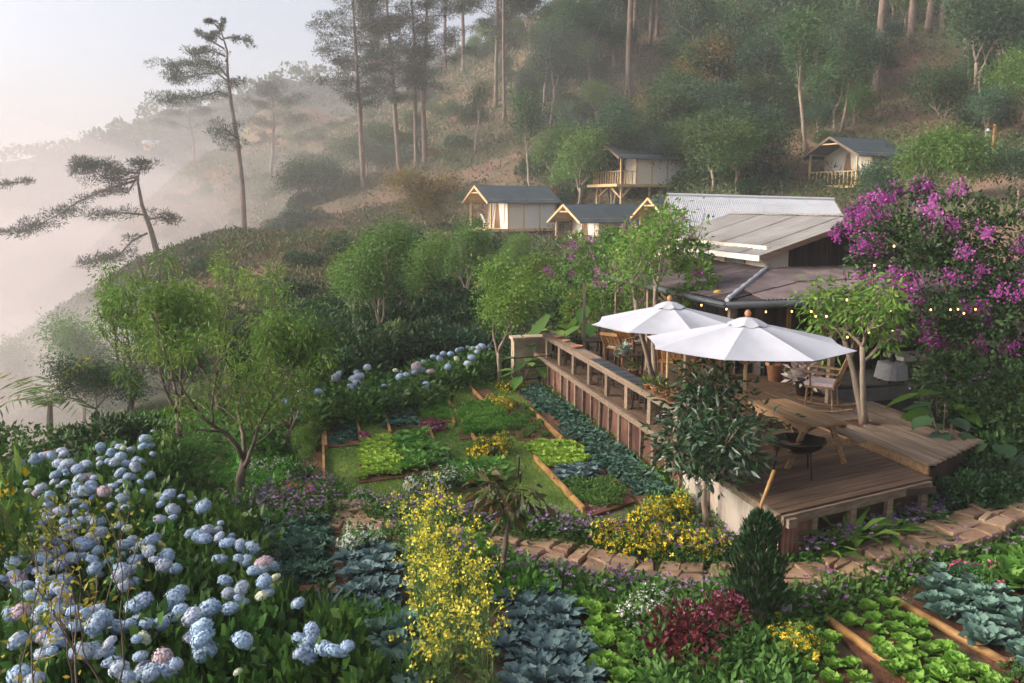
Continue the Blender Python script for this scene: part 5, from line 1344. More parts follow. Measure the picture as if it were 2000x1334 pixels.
# ------------------------------------------------------------------ flowering bushes
def bush_lib(key, seed, leaf, petal, nf=120, fs=.09, n=700, lL=.2, lW=.09, h=.8, tops=True):
    P = shrub_lib(key, seed, leaf, n, 1, h, lL, lW, 9, .3, 3)
    rg = np.random.default_rng(seed + 5)
    ctr = np.array([0, 0, .25]); dist = np.linalg.norm((P - ctr) * np.array([1, 1, 1.2]), axis=1) + (P[:, 2] * .5 if tops else 0)
    idx = np.argsort(-dist)[:nf * 2]; idx = rg.choice(idx, nf, False)
    Ps, As = [], []
    for i in idx:
        nn = nz(P[i] - ctr + np.array([0, 0, .3])); c = P[i] + nn * .05
        s = nz(np.cross(nn, [.3, .5, .2])); t2 = np.cross(nn, s)
        for k in range(5):
            a = k * 1.2566 + rg.random(); Ps.append(c); As.append(s * math.cos(a) + t2 * math.sin(a) + nn * .35)
    V, F, v = leaves(np.array(Ps), np.array(As), fs, fs * .7, rg, np.repeat(rg.random(len(idx)), 5))
    me = npmesh('flowers', V, F, L_[petal], v)
    LIB[key] = LIB[key] + (me,)
bush_lib('b_yellow', 500, 'cover', 'f_yellow', 330, .105); bush_lib('b_white', 501, 'cover', 'f_white', 330, .085); bush_lib('b_pink', 502, 'maroon', 'f_pink', 230, .11); bush_lib('b_blush', 503, 'cover', 'f_blush', 220, .09)
bush_lib('b_red', 504, 'cover', 'f_orange', 70, .11); bush_lib('b_hot', 505, 'cover', 'f_hot', 50, .12); bush_lib('b_amaranth', 506, 'red', 'f_pink', 12, .06, 1300, .14, .07); bush_lib('b_daisy', 507, 'cover', 'f_white', 260, .08); bush_lib('b_dgreen', 508, 'deep', 'f_yellow', 6, .06)
def put_bush(px, py, rad, key, lb, hs=1.0, z=0.0, rz=None):
    p = at(px, py, z); t = thing('flower_bush', lb, 'flower bush', p, px * .7 if rz is None else rz, None, (rad, rad, rad * hs))
    for nme, me in zip(('stems', 'foliage', 'flowers'), LIB[key]):
        o = obj(nme, me, t)
        if nme == 'flowers': o['kind'] = 'stuff'
for b_ in [(1003, 765, .32, 'b_yellow', 'yellow flower bush nearest the deck wall at the far lawn end'), (975, 800, .38, 'b_yellow', 'yellow flower bush left of the far one by the deck'), (960, 890, .42, 'b_yellow', 'round yellow flower bush at the end of the parsley bed'),
           (822, 782, .24, 'b_pink', 'pink flower bush farthest on the lawn'), (851, 842, .25, 'b_pink', 'pink flower bush in the middle of the lawn'), (711, 862, .22, 'b_pink', 'pink flower bush above the square lime lettuce bed'),
           (716, 805, .34, 'b_white', 'white flower bush at the far left of the lawn'), (830, 965, .40, 'b_white', 'white flower bush left of two at the near lawn end'), (880, 955, .38, 'b_daisy', 'pale flower bush right of two at the near lawn end'), (714, 985, .28, 'b_blush', 'whitish blossom bush by the slab step'),
           (705, 1075, .38, 'b_white', 'white flower bush at the top of the broccoli bed'), (1265, 1225, .42, 'b_daisy', 'white daisy bush in front of the path'), (1300, 1000, .01, 'b_yellow', None), (515, 925, .34, 'b_white', 'white flower bush beside the fruit tree trunk'), (945, 740, .32, 'b_blush', 'pale flower bush below the hydrangea row'),
           (570, 985, .34, 'b_red', 'red flower bush right of the fruit tree trunk'), (1905, 1150, .34, 'b_hot', 'hot pink flower bush at the right between beds'), (1330, 1290, .55, 'b_amaranth', 'dark red leafy bush near the bottom centre'), (1410, 1240, .46, 'b_amaranth', 'dark red leafy bush behind the larger one'),
           (862, 915, .30, 'b_dgreen', 'dark green clipped bush in the mixed greens bed'), (597, 935, .36, 'b_dgreen', 'dark bronze bush in the maroon lettuce bed'),
           (1215, 1060, .40, 'b_yellow', 'yellow daisy clump left of the big group under the deck'), (1275, 1050, .48, 'b_yellow', 'yellow daisy clump in the middle of the big group'), (1335, 1085, .46, 'b_yellow', 'yellow daisy clump nearest the path'), (1310, 1015, .42, 'b_yellow', 'yellow daisy clump against the pale deck skirt'), (1255, 1090, .34, 'b_yellow', 'low yellow daisy clump at the front of the group'),
           (1540, 1275, .36, 'b_yellow', 'sparse yellow flower clump near the bottom right'), (1985, 1330, .2, 'b_hot', 'small red flower clump at the bottom right corner')]:
    if b_[4]: put_bush(*b_)

# ------------------------------------------------------------------ ground cover and flower borders (uncountable)
def patch(name, lb, poly_px, n, h, L, W, leaf, petal=None, nf=0, fs=.04, upb=.5, clump=.18, fh=None, seed=0):
    rg = np.random.default_rng(700 + seed); poly = wpoly(poly_px)
    nc = max(4, n // 24); cs = rg.permutation(rnd_in(poly, nc, rg)); hh = h * rg.uniform(.45, 1.1, nc)
    i = rg.integers(0, nc, n); off = rg.normal(size=(n, 2)) * clump
    P = np.concatenate([cs[i] + off, (rg.random(n) ** .6 * hh[i] * np.exp(-(off ** 2).sum(1) / (2 * (clump * 1.4) ** 2)))[:, None]], 1)
    A = np.concatenate([off / clump * .6, np.zeros((n, 1))], 1) + rg.normal(size=(n, 3)) * .45 + np.array([0, 0, upb])
    cv = rg.random(nc)
    V, F, v = leaves(P, A, L * rg.uniform(.6, 1.4, n), W * rg.uniform(.7, 1.3, n), rg, np.clip(cv[i] * .5 + rg.random(n) * .5, 0, 1))
    o = obj(name, npmesh(name, V, F, L_[leaf], v)); tag(o, lb, 'ground cover' if not petal else 'flower border', kind='stuff')
    if petal:
        j = rg.choice(nc, min(nc, max(2, nc // 2)), False); k = j[rg.integers(0, len(j), nf)]; off = rg.normal(size=(nf, 2)) * clump * .8
        c = np.concatenate([cs[k] + off, ((fh or h) * rg.uniform(.75, 1.25, nf))[:, None]], 1)
        a = rg.random((nf, 5)) * .5 + np.arange(5) * 1.2566
        Ax = np.stack([np.cos(a), np.sin(a), np.full_like(a, .5)], -1)
        V, F, v = leaves(np.repeat(c, 5, 0), Ax.reshape(-1, 3) + rg.normal(size=(nf * 5, 3)) * .25, fs, fs * .7, rg, np.repeat(rg.random(nf), 5))
        f_ = obj('blossoms', npmesh('blossoms', V, F, L_[petal], v), o); f_['kind'] = 'stuff'
    return o
patch('flower_border', 'purple flower border along the lawn side of the path', [(690, 1005), (740, 1018), (1000, 1052), (1180, 1068), (1400, 1112), (1450, 1070), (1300, 1060), (1170, 1042), (1000, 1018), (860, 1000), (760, 1002)], 9000, .28, .09, .05, 'cover', 'f_purple', 620, .035, seed=1)
patch('flower_border', 'purple flower border on the near side of the path', [(760, 1045), (900, 1075), (1000, 1110), (1150, 1145), (1400, 1175), (1430, 1215), (1200, 1190), (1080, 1160), (960, 1160), (880, 1120)], 7500, .28, .09, .05, 'cover', 'f_purple', 380, .035, seed=2)
patch('flower_border', 'purple flower border left of the slab step', [(430, 1000), (560, 1040), (650, 1020), (655, 960), (560, 965), (480, 985)], 3600, .30, .09, .05, 'cover', 'f_purple', 320, .035, seed=3)
patch('flower_border', 'violet flower border under the right corner of the deck', [(1480, 1120), (1545, 1118), (1640, 1098), (1740, 1068), (1840, 1036), (1835, 1012), (1740, 1046), (1640, 1078), (1550, 1100)], 5000, .34, .10, .05, 'cover', 'f_purple', 340, .04, clump=.12, seed=4)
patch('ground_cover', 'dense green weeds beside the lower right path edge', [(1440, 1240), (1560, 1175), (1760, 1110), (1960, 1040), (2060, 1040), (2060, 1090), (1850, 1110), (1620, 1210), (1480, 1260)], 7000, .25, .10, .05, 'cover', 'f_purple', 120, .04, seed=5)
patch('ground_cover', 'green weeds between the front beds', [(640, 1190), (760, 1215), (800, 1250), (680, 1245), (630, 1225)], 2600, .22, .10, .04, 'parsley', seed=6)
patch('ground_cover', 'weeds and stalks around the red leafy bushes', [(1200, 1180), (1310, 1190), (1500, 1220), (1580, 1420), (1290, 1420)], 7500, .30, .11, .05, 'cover', seed=7)
patch('ground_cover', 'dark green weeds under the hydrangeas', [(-60, 1420), (660, 1420), (640, 1170), (480, 1160), (430, 980), (300, 860), (-20, 840)], 9000, .3, .13, .07, 'hyd', seed=8)
patch('ground_cover', 'weedy edge between kale bed and deck skirt', [(1060, 752), (1190, 860), (1330, 985), (1420, 1060), (1420, 1010), (1340, 930), (1220, 850), (1080, 745)], 4200, .22, .10, .05, 'parsley', seed=9)
patch('ground_cover', 'leafy weeds between the left beds and the hydrangeas', [(440, 985), (560, 960), (575, 830), (620, 800), (540, 800), (470, 900)], 4200, .25, .12, .05, 'parsley', seed=10)
patch('ground_cover', 'low green weeds at the right side of the lettuce beds', [(1420, 1140), (1560, 1190), (1480, 1260), (1380, 1200)], 2600, .28, .10, .05, 'cover', seed=11)
patch('ground_cover', 'dark undergrowth below the shrubs right of the deck', [(1760, 1010), (2060, 950), (2100, 840), (1800, 880), (1740, 960)], 8000, .5, .16, .07, 'deep', seed=12)
patch('ground_cover', 'lush growth around the avocado sapling', [(880, 1060), (1000, 1120), (1090, 1160), (1040, 1180), (960, 1170)], 3200, .32, .11, .06, 'parsley', seed=13)
patch('ground_cover', 'weeds at the far end of the lawn under the hydrangea row', [(560, 850), (640, 815), (760, 768), (880, 735), (985, 742), (980, 715), (860, 712), (700, 750), (560, 800)], 5200, .28, .14, .07, 'hyd', seed=14)

patch('ground_cover', 'low green growth around the fruit tree trunks', [(250, 860), (330, 900), (440, 985), (540, 900), (575, 835), (640, 805), (560, 785), (400, 790), (270, 810)], 9000, .16, .10, .04, 'parsley', seed=15)
patch('ground_cover', 'tangled greenery right of the deck end', [(1780, 1020), (1860, 1000), (2060, 930), (2100, 850), (1900, 880), (1800, 960)], 7000, .5, .13, .06, 'cover', 'f_purple', 60, .035, seed=16)
patch('ground_cover', 'weedy green growth at the far left of the hydrangea bed', [(-700, 1420), (-40, 1420), (-10, 850), (-60, 850), (-300, 1000)], 9000, .4, .14, .07, 'hyd', seed=18)
# tall yellow mustard flowers: one dense strip of stalks
def mustard():
    rg = np.random.default_rng(66); poly = wpoly([(792, 1095), (862, 1095), (950, 1250), (965, 1420), (840, 1420), (805, 1200)])
    n = 165; c = rnd_in(poly, n, rg); parts = []; fl = []
    for k in range(n):
        h = rg.uniform(.65, 1.15); lean = rg.normal(size=2) * .12; b = np.array([c[k, 0], c[k, 1], 0])
        top = b + np.array([lean[0], lean[1], h])
        m_ = 18; f = rg.random(m_) ** .8
        P = b + (top - b) * f[:, None]; A = rg.normal(size=(m_, 3)) * .7 + np.array([0, 0, .6])
        parts.append(leaves(P, A, .16 * (1.2 - f), .045 * (1.3 - f), rg))
        st = leaves(np.repeat(b[None], 2, 0), np.repeat((top - b)[None], 2, 0) + 0, h, .012, rg); parts.append(st)
        for q in range(rg.integers(1, 4)):
            e = top + rg.normal(size=3) * np.array([.08, .08, .07]) - np.array([0, 0, q * .04])
            mid = b + (top - b) * .7; parts.append(leaves(mid[None], (e - mid)[None], np.linalg.norm(e - mid), .010, rg))
            z = 8; P = e + rg.normal(size=(z, 3)) * .026; fl.append(leaves(P, rg.normal(size=(z, 3)) + np.array([0, 0, .6]), .040, .032, rg))
    o = obj('mustard_flowers', npmesh('mustard_flowers', *(lambda t: (t[0], t[1]))(cat(parts)), L_['mustard_leaf'], cat(parts)[2])); tag(o, 'tall yellow mustard flowers in a dense strip toward the bottom centre', 'mustard flowers', kind='stuff')
    q = cat(fl); f_ = obj('blossoms', npmesh('blossoms', q[0], q[1], L_['f_mustard'], q[2]), o); f_['kind'] = 'stuff'
mustard()

# garden stakes
for k, (px, py, h, lb) in enumerate([(882, 800, .38, 'thin dark stake farthest on the lawn'), (905, 808, .25, 'short dark stake right of the far one'), (1013, 935, .42, 'dark stake on the lawn left of its short twin'), (1016, 945, .2, 'short stake beside the dark lawn stake'), (964, 905, .3, 'dark stake in front of the round yellow bush'), (1098, 1180, .45, 'dark stake at the top of the front lettuce bed'), (1992, 1260, .7, 'tall black stake at the right frame edge'), (1446, 1420, .45, 'black stake at the bottom right of centre'), (706, 1380, .4, 'black stake among the bottom cabbages')]):
    t = thing('garden_stake', lb, 'stake', at(px, py), 0, 'dark garden stakes'); MB().tube([(0, 0, -.05), (.01, 0, h)], .014, 6).build('rod', M['black_metal'], t); MB().lathe([(.018, h - .01), (.02, h + .02), (0, h + .035)], 8).build('tip', M['concrete'], t)
# bucket, concrete planter
t = thing('bucket', 'white plastic bucket standing against the pale deck skirt', 'bucket', at(1372, 1005, .0) , 0)
MB().lathe([(.11, 0), (.145, .26), (.155, .26), (.155, .28), (.135, .28), (.10, .02), (0, .02)], 16).build('body', M['plastic_white'], t, True); MB().tube([(.15 * math.cos(a), .15 * math.sin(a) * .4 - .1, .27 - .1 * math.sin(a)) for a in np.linspace(0, PI, 9)], .006, 5).build('handle', M['black_metal'], t)
t.location.z = .28
t2 = thing('block_stand', 'concrete block under the white bucket', 'block', (t.location.x, t.location.y, 0), .3); MB().box((0, 0, .14), (.34, .3, .27)).build('block', M['concrete'], t2); MB().box((0, -.151, .14), (.18, .004, .12)).build('hollow_shade', M['slate'], t2)  # thin dark plate on the solid block, painted shade of a hollow
t = thing('stone_trough', 'grey stone trough at the foot of the dark conifer', 'trough', at(1480, 1215), .35)
for s in (-1, 1): MB().box((0, s * .2, .13), (.6, .05, .3)).build('side', M['concrete'], t); MB().box((s * .275, 0, .129), (.05, .35, .298)).build('end', M['concrete'], t)
MB().box((0, 0, .1), (.5, .35, .2)).build('soil', M['soil'], t)

# ------------------------------------------------------------------ hydrangeas: bushes with flower heads
def head_mesh(key, petal, seed):
    rg = np.random.default_rng(seed); n = 300; u = nz(rg.normal(size=(n, 3))); u = u[u[:, 2] > -.55]; n = len(u)
    bump = 1 + .07 * rg.normal(size=n)
    s = nz(np.cross(u, rg.normal(size=(n, 3)))); t2 = np.cross(u, s); c = u * bump[:, None] * np.array([1, 1, .82])
    V = np.stack([c + s * .165, c + t2 * .165 + u * .03, c - s * .165, c - t2 * .165 + u * .03], 1).reshape(-1, 3)
    b_ = np.arange(n)[:, None] * 4; F = np.concatenate([b_ + [0, 1, 2], b_ + [0, 2, 3]])
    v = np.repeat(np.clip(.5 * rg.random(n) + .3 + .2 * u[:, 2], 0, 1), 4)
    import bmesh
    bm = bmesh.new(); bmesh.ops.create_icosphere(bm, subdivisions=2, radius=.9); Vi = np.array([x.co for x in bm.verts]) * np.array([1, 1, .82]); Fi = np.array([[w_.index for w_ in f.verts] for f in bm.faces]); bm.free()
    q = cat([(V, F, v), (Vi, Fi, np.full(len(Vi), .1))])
    LIB[key] = npmesh('flower_head', q[0], q[1], L_[petal], q[2])
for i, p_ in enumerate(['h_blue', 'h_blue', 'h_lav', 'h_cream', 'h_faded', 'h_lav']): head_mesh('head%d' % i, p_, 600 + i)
for s in range(3): shrub_lib('hydb%d' % s, 620 + s, 'hyd', 620, 1, .9, .22, .14, 10, .3, 6)
ZF = 1749 / 700.
hz = [(540,470),(612,480),(600,435),(845,487),(780,535),(640,200),(660,250),(660,280),(695,250),(710,145),(695,180),(735,175),(490,180),(500,195),(425,265),(485,240),(487,262),(460,335),(290,375),(200,385),(425,330),(600,355),(620,370),(625,325),(685,355),(730,330),(700,400),(770,418),(810,440),(845,400),(885,425),(935,440),(620,405),(580,400),(450,430),(415,395),(375,415),(370,455),(410,475),(370,500),(275,490),(310,545),(320,580),(365,590),(415,585),(480,550),(440,545),(400,540),(580,565),(620,580),(440,620),(445,650),(380,650),(345,625),(290,690),(270,645),(195,690),(210,715),(235,770),(300,750),(400,690),(400,720),(350,725),(450,730),(595,715),(610,660),(715,690),(740,640),(775,655),(590,770),(640,790),(685,770),(755,735),(815,715),(800,760),(1055,730),(1165,725),(1215,730),(975,620),(1015,590),(1060,590),(1070,620),(1110,650),(1170,655),(1100,835),(1240,790),(1280,775),(1290,840),(1340,825),(1310,890),(1180,870),(1165,920),(1195,937),(205,830),(240,855),(310,840),(310,890),(150,910),(235,910),(280,930),(200,955),(175,1010),(260,985),(105,985),(365,985),(380,1005),(370,1055),(480,970),(515,1005),(465,1045),(540,835),(610,860),(655,840),(660,960),(810,960),(845,1015),(880,975),(940,1005),(920,1045),(985,1065),(1025,970),(890,880),(570,1065),(620,1055),(720,1050),(705,1115),(470,1100),(195,1090),(270,1140),(255,1180),(365,1185),(460,1175),(525,1180),(930,1110),(950,1140),(1000,1180),(1185,1130),(1455,1120),(1465,1190),(1590,1170),(1640,1180),(1455,945),(1525,1075),(685,1205),(795,1215),(860,1240),(810,1280),(735,1285),(545,1230),(580,1265),(170,1320),(640,1330),(1160,1280),(220,640),(175,410),(180,570),(250,225),(310,215),(330,260),(210,230),(160,250),(320,300),(380,290),(400,265),(350,270),(120,700),(60,850),(90,1130),(120,790),(560,250),(540,200),(590,230),(265,350),(350,550),(230,520)]
hz += [(x + rG.choice([-1, 1]) * rG.uniform(30, 75), y + rG.uniform(-40, 45)) for x, y in hz if rG.random() < .62]
hz += [(rG.uniform(60, 620), rG.uniform(240, 900)) for _ in range(30)]
HLAND = [('beside the left frame shrub', 60, 950), ('at the left frame', 40, 1150), ('at the bottom left corner', 120, 1300), ('at the bottom frame edge', 330, 1310), ('beside the front kale', 500, 1100), ('left of the fruit tree trunk', 370, 970), ('at the far top of the bed', 270, 880), ('in the bed centre', 230, 1050), ('behind the yellow twigs', 150, 1000), ('by the spiky grey plant', 600, 1230), ('in the lower middle', 380, 1180), ('left of the bed centre', 130, 1090), ('at the upper left', 120, 900), ('near the deck end', 930, 700), ('in the middle of the row', 830, 720), ('at the left of the row', 690, 740), ('behind the fruit trees', 560, 800), ('nearest the lawn', 830, 750)]
def near_hyd(x, y): return min(HLAND, key=lambda l: (l[1] - x) ** 2 + (l[2] - y) ** 2)[0]
def hydrangeas(pix, zmin, zmax, rad, label, group, sp, br):
    bushes = []
    for x, y in pix:
        z = rG.uniform(zmin, zmax); p = at(x, y, z); best = None
        for b_ in bushes:
            if (b_[0] - Vector((p.x, p.y, 0))).length < sp: best = b_; break
        if best is None: best = [Vector((p.x + rG.normal() * .1, p.y + .12, 0)), []]; bushes.append(best)
        best[1].append((p, z))
    for i, (c, hs) in enumerate(bushes):
        cw_ = FPX / (c.y * cP + CAM_H * sP); lp = (1000 + cw_ * c.x, 667 - FPX * (c.y * sP - (CAM_H - .9) * cP) / (c.y * cP + (CAM_H - .9) * sP))
        t = thing('hydrangea_bush', '%s with %s, %s' % (label, ['one flower head', 'two heads', 'three heads', 'four heads', 'five heads', 'six heads', 'many heads', 'very many heads'][min(len(hs), 8) - 1], near_hyd(*lp)), 'hydrangea', c, 0, group)
        k = 'hydb%d' % (i % 3); mz = max(h[1] for h in hs)
        for nme, me in zip(('stems', 'foliage'), LIB[k]):
            o = obj(nme, me, t, None, i * 1.9, (br, br, mz * .80))
        for p, z in hs:
            near = max(0, min(1, (16 - p.y) / 9)); r_ = rad * rG.uniform(.55, 1.25)
            q = rG.choice(6, p=[.38, .25, .2, .08, .03, .06])
            if q == 3: r_ *= .72
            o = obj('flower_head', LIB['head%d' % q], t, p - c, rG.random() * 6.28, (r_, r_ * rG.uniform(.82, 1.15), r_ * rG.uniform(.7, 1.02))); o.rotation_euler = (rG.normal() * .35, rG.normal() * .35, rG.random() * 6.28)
    return len(bushes)
hydrangeas([(x / ZF, 800 + y / ZF) for x, y in hz if y < 640], .80, 1.0, .080, 'blue hydrangea bush', 'hydrangeas in the large left bed', .42, .58)
hydrangeas([(x / ZF, 800 + y / ZF) for x, y in hz if y >= 640], .78, 1.02, .087, 'blue hydrangea bush', 'hydrangeas in the large left bed', .40, .55)
Z4 = 2000 / 700.
h2 = [(895,795),(920,805),(955,800),(975,795),(1020,790),(950,820),(840,815),(860,805),(705,850),(740,858),(760,832),(835,860),(800,835),(920,853),(895,885),(650,880),(615,890),(610,905),(640,925),(600,935),(555,950),(515,960),(495,925),(335,908),(275,935),(265,970),(290,960),(270,1000),(160,965),(180,940),(310,1035),(660,1005),(245,1020),(65,1045),(80,1098),(785,905),(690,930),(430,1010),(-20,1040),(-120,1100),(-180,1060),(-60,1180),(-250,1190)]
hydrangeas([(600 + x / Z4, 400 + y / Z4) for x, y in h2], .55, .85, .115, 'pale hydrangea bush', 'hydrangeas along the far lawn edge', .7, .75)

# ------------------------------------------------------------------ garden trees and large shrubs
tree_lib('peach0', 801, 'peach', 'bark', trunk=.75, r=.085, L=1.15, lev=4, nb=3, ang=.62, up=.10, per=52, rc=.085, lL=.105, lW=.026, droop=-.8, ratio=.66, jit=.15, bare=.52, flat=1.0)
tree_lib('peach1', 802, 'peach', 'bark', trunk=.5, r=.06, L=1.0, lev=4, nb=3, ang=.55, up=.16, per=52, rc=.085, lL=.105, lW=.026, droop=-.8, ratio=.66, jit=.14, bare=.54, flat=1.0, multi=1)
tree_lib('gt0', 811, 'green', 'bark_pale', trunk=.9, r=.075, L=1.05, lev=4, nb=3, ang=.6, up=.12, per=40, rc=.21, lL=.095, lW=.038, droop=-.3)
tree_lib('gt1', 812, 'peach', 'bark_pale', trunk=.9, r=.07, L=1.0, lev=4, nb=3, ang=.58, up=.14, per=36, rc=.21, lL=.095, lW=.038, droop=-.3)
tree_lib('gt2', 813, 'deep', 'bark', trunk=.5, r=.06, L=1.0, lev=4, nb=3, ang=.75, up=.08, per=44, rc=.21, lL=.095, lW=.042, droop=-.2)
tree_lib('avocado', 821, 'gloss', 'bark_pale', trunk=.85, r=.04, L=.62, lev=3, nb=4, ang=.85, up=.1, per=30, rc=.17, lL=.13, lW=.045, droop=-.25)
tree_lib('sapling', 822, 'copper', 'bark', trunk=.55, r=.022, L=.28, lev=2, nb=3, ang=.6, up=.1, per=16, rc=.07, lL=.12, lW=.042, droop=-.9)
tree_lib('decktree', 823, 'peach', 'bark_pale', trunk=1.6, r=.075, L=.62, lev=3, nb=3, ang=.75, up=.12, per=22, rc=.16, lL=.15, lW=.05, droop=-.6, multi=2)
tree_lib('umbtree', 824, 'peach', 'bark_pale', trunk=2.3, r=.085, L=.8, lev=3, nb=3, ang=.7, up=.14, per=30, rc=.18, lL=.10, lW=.042, droop=-.3, multi=2)
tree_lib('twig', 825, 'twig_leaf', 'bark', trunk=.7, r=.02, L=.75, lev=2, nb=2, ang=.3, up=.2, per=16, rc=.08, lL=.05, lW=.026, droop=0, multi=3)
tree_lib('wispy', 826, 'peach', 'bark', trunk=1.0, r=.03, L=.9, lev=3, nb=3, ang=.55, up=.15, per=6, rc=.10, lL=.10, lW=.045, droop=0, bare=.35)

def plant(px, Y, key, s, lb, name='garden_tree', cat_='tree', rz=None, z=None, hs=1.0):
    p = hill_point(px, Y)
    if z is not None: p.z = z
    f = put_shrub if key[:2] in ('hs', 'hy', 'co') else put_tree
    return f(name, lb, cat_, p - Vector((0, 0, .05)), key, px * .61 if rz is None else rz, (s, s, s * hs))
plant(470, 13.6, 'peach0', 1.0, 'forked fruit tree with drooping bright leaves in the left garden', 'fruit_tree', rz=.6)
plant(560, 16.3, 'peach1', 1.15, 'fruit tree right behind the forked fruit tree', 'fruit_tree', rz=1.2)
plant(350, 17.0, 'peach1', 1.35, 'fruit tree left behind the forked fruit tree', 'fruit_tree', rz=3.4)
plant(430, 19.5, 'peach0', 1.2, 'tall thin-branched fruit tree behind the left fruit trees', 'fruit_tree', rz=4.4)
plant(600, 14.6, 'peach1', .42, 'small young fruit tree beside the maroon lettuce bed', 'fruit_tree', rz=.3)
plant(255, 20.5, 'peach1', 1.25, 'fruit tree at the misty left end of the garden', 'fruit_tree', rz=2.0)
for px, Y, k, s, lb in [(975, 22.9, 'gt1', 1.05, 'open-crowned tree with a bare lower trunk beside the lawn end'), (752, 28, 'gt0', 1.2, 'leafy light green tree behind the middle of the lawn'), (690, 31, 'gt1', 1.1, 'leafy tree left of the light green one behind the lawn'), (915, 35, 'gt0', 1.0, 'tall bright tree behind the row of pale hydrangeas'), (835, 32, 'gt0', 1.0, 'green tree between two brighter ones behind the lawn'),
                        (1040, 29, 'gt1', .95, 'light green tree left of the deck end'), (1100, 27.5, 'gt2', 1.0, 'dark tree at the far end of the deck'), (1165, 30, 'gt0', .85, 'green tree behind the far deck furniture'), (1010, 38, 'gt0', .7, 'green tree below the leftmost cabin'), (1140, 38, 'gt1', .6, 'light green garden tree below the second cabin'), (1240, 34, 'gt0', .75, 'tree left of the house roof'),
                        (560, 30, 'gt2', .72, 'dark leafy tree left of centre behind the fruit trees'), (620, 27, 'gt2', .75, 'dark tree right of the fruit trees'), (500, 27, 'gt2', .65, 'dark tree behind the tall fruit tree'), (655, 33, 'gt2', .8, 'dark tree at the foot of the misty slope'), (190, 20, 'gt2', .7, 'dark tree at the left above the hydrangeas'), (160, 23, 'gt0', .9, 'green tree at the left edge of the mist'),
                        (230, 15.5, 'hs2', .9, 'dark shrub behind the far left hydrangeas'), (330, 22, 'gt2', .75, 'dark tree behind the left fruit trees'), (410, 25, 'hs2', 1.3, 'round dark shrub behind the left fruit trees'), (740, 24.5, 'hs2', 1.15, 'dark shrub behind the pale hydrangea row, left'), (830, 26, 'hs2', 1.2, 'dark shrub behind the pale hydrangea row, right'),
                        (920, 28, 'hs2', 1.3, 'dark shrub between hydrangea row and trees'), (640, 22.5, 'hs2', 1.0, 'dark shrub left behind the hydrangea row'), (1060, 25.5, 'hs1', .9, 'leafy shrub by the plastered wall'), (1010, 25, 'hs2', 1.0, 'dark shrub behind the black iron fence'), (540, 22, 'hs2', 1.2, 'dark shrub between the fruit trees'), (20, 30, 'gt0', 1.1, 'ghostly tree in the fog at the left frame'), (470, 34, 'hs3', 1.2, 'olive shrub at the foot of the misty slope'), (380, 38, 'hs3', 1.2, 'olive shrub near the fog edge'),
                        (720, 41, 'gt0', .8, 'green tree at the upper edge of the garden trees'), (580, 40, 'hs2', 1.3, 'dark round shrub below the red bare slope'), (790, 39, 'gt2', .85, 'dark tree behind the bright garden trees'), (860, 42, 'gt0', .7, 'small green tree left of the leftmost cabin')]:
    plant(px, Y, k, s, lb)
for i_, (px, Y, k, s, lb) in enumerate([(700, 26, 'hs2', 1.25, 'left of the light green tree'), (770, 26.5, 'hs0', 1.2, 'under the light green tree'), (800, 29, 'hs2', 1.5, 'right of the light green tree'), (870, 30, 'hs2', 1.5, 'under the bright tree'), (890, 26, 'hs1', 1.1, 'behind the hydrangea row end'), (955, 31, 'hs2', 1.5, 'left of the deck end tree'), (950, 27, 'hs0', 1.1, 'behind the open-crowned tree'), (650, 29, 'hs2', 1.5, 'right of the dark trees'), (600, 32, 'hs2', 1.6, 'between the dark trees'), (540, 34, 'hs0', 1.4, 'behind the dark trees'), (690, 36, 'hs3', 1.7, 'at the slope foot'), (760, 36, 'hs2', 1.7, 'behind the light green tree'), (850, 38, 'hs0', 1.6, 'behind the middle trees'), (930, 41, 'hs2', 1.5, 'left below the leftmost cabin'), (1010, 34, 'hs2', 1.5, 'behind the deck end tree'), (1070, 33, 'hs1', 1.4, 'left behind the far deck'), (1090, 43, 'hs2', 1.3, 'below the second cabin floor'), (1150, 33, 'hs0', 1.3, 'right behind the far deck'), (450, 29, 'hs2', 1.3, 'left of the dark trees'), (360, 28, 'hs2', 1.2, 'behind the leftmost fruit tree'), (260, 26, 'hs0', 1.2, 'near the fog edge'), (1290, 40, 'hs1', 1.1, 'beside the barn gable'), (1020, 50, 'hs1', 1.0, 'under the leftmost cabin'), (960, 52, 'hs2', 1.0, 'in front of the leftmost cabin')]): plant(px, Y, k, s, 'round leafy garden shrub ' + lb, 'garden_shrub', 'shrub')
pA = dk(-.22, 1.72); put_tree('glossy_tree', 'dark glossy-leaved tree in front of the deck skirt', 'tree', pA, 'avocado', 1.1, (1.2, 1.2, 1.12))
put_tree('young_tree', 'coppery young tree with big drooping leaves beside the path', 'tree', at(978, 1150), 'sapling', .4, 1.7)
put_tree('deck_tree', 'twin-stemmed tree growing through the raised deck by the rocking chair', 'tree', dk(3.75, 3.5, .9), 'decktree', 2.2, 1.0)
put_tree('deck_tree', 'pale twin trunks rising behind the rear umbrella', 'tree', dk(1.45, 7.9, .8), 'umbtree', .4, 1.0)
put_tree('wispy_shrub', 'tall wispy shrub with bare twigs left of the barn roof', 'shrub', Vector((4.1, 20.6, 1.4)), 'wispy', .4, 1.25)
put_tree('twiggy_shrub', 'thin twiggy shrub with yellow-green leaves at the left edge', 'shrub', Vector((-3.45, 6.2, 0)), 'twig', .4, 1.15)
put_tree('twiggy_shrub', 'second thin yellow-green shrub behind the left edge one', 'shrub', Vector((-4.6, 8.2, 0)), 'twig', 2.4, 1.1)
bush_lib('b_allamanda', 509, 'green', 'f_yellow', 40, .10, 900, .2, .1, 1.2)
put_bush(-15, 1240, .75, 'b_allamanda', 'dark shrub with big yellow flowers at the left edge', 2.1)
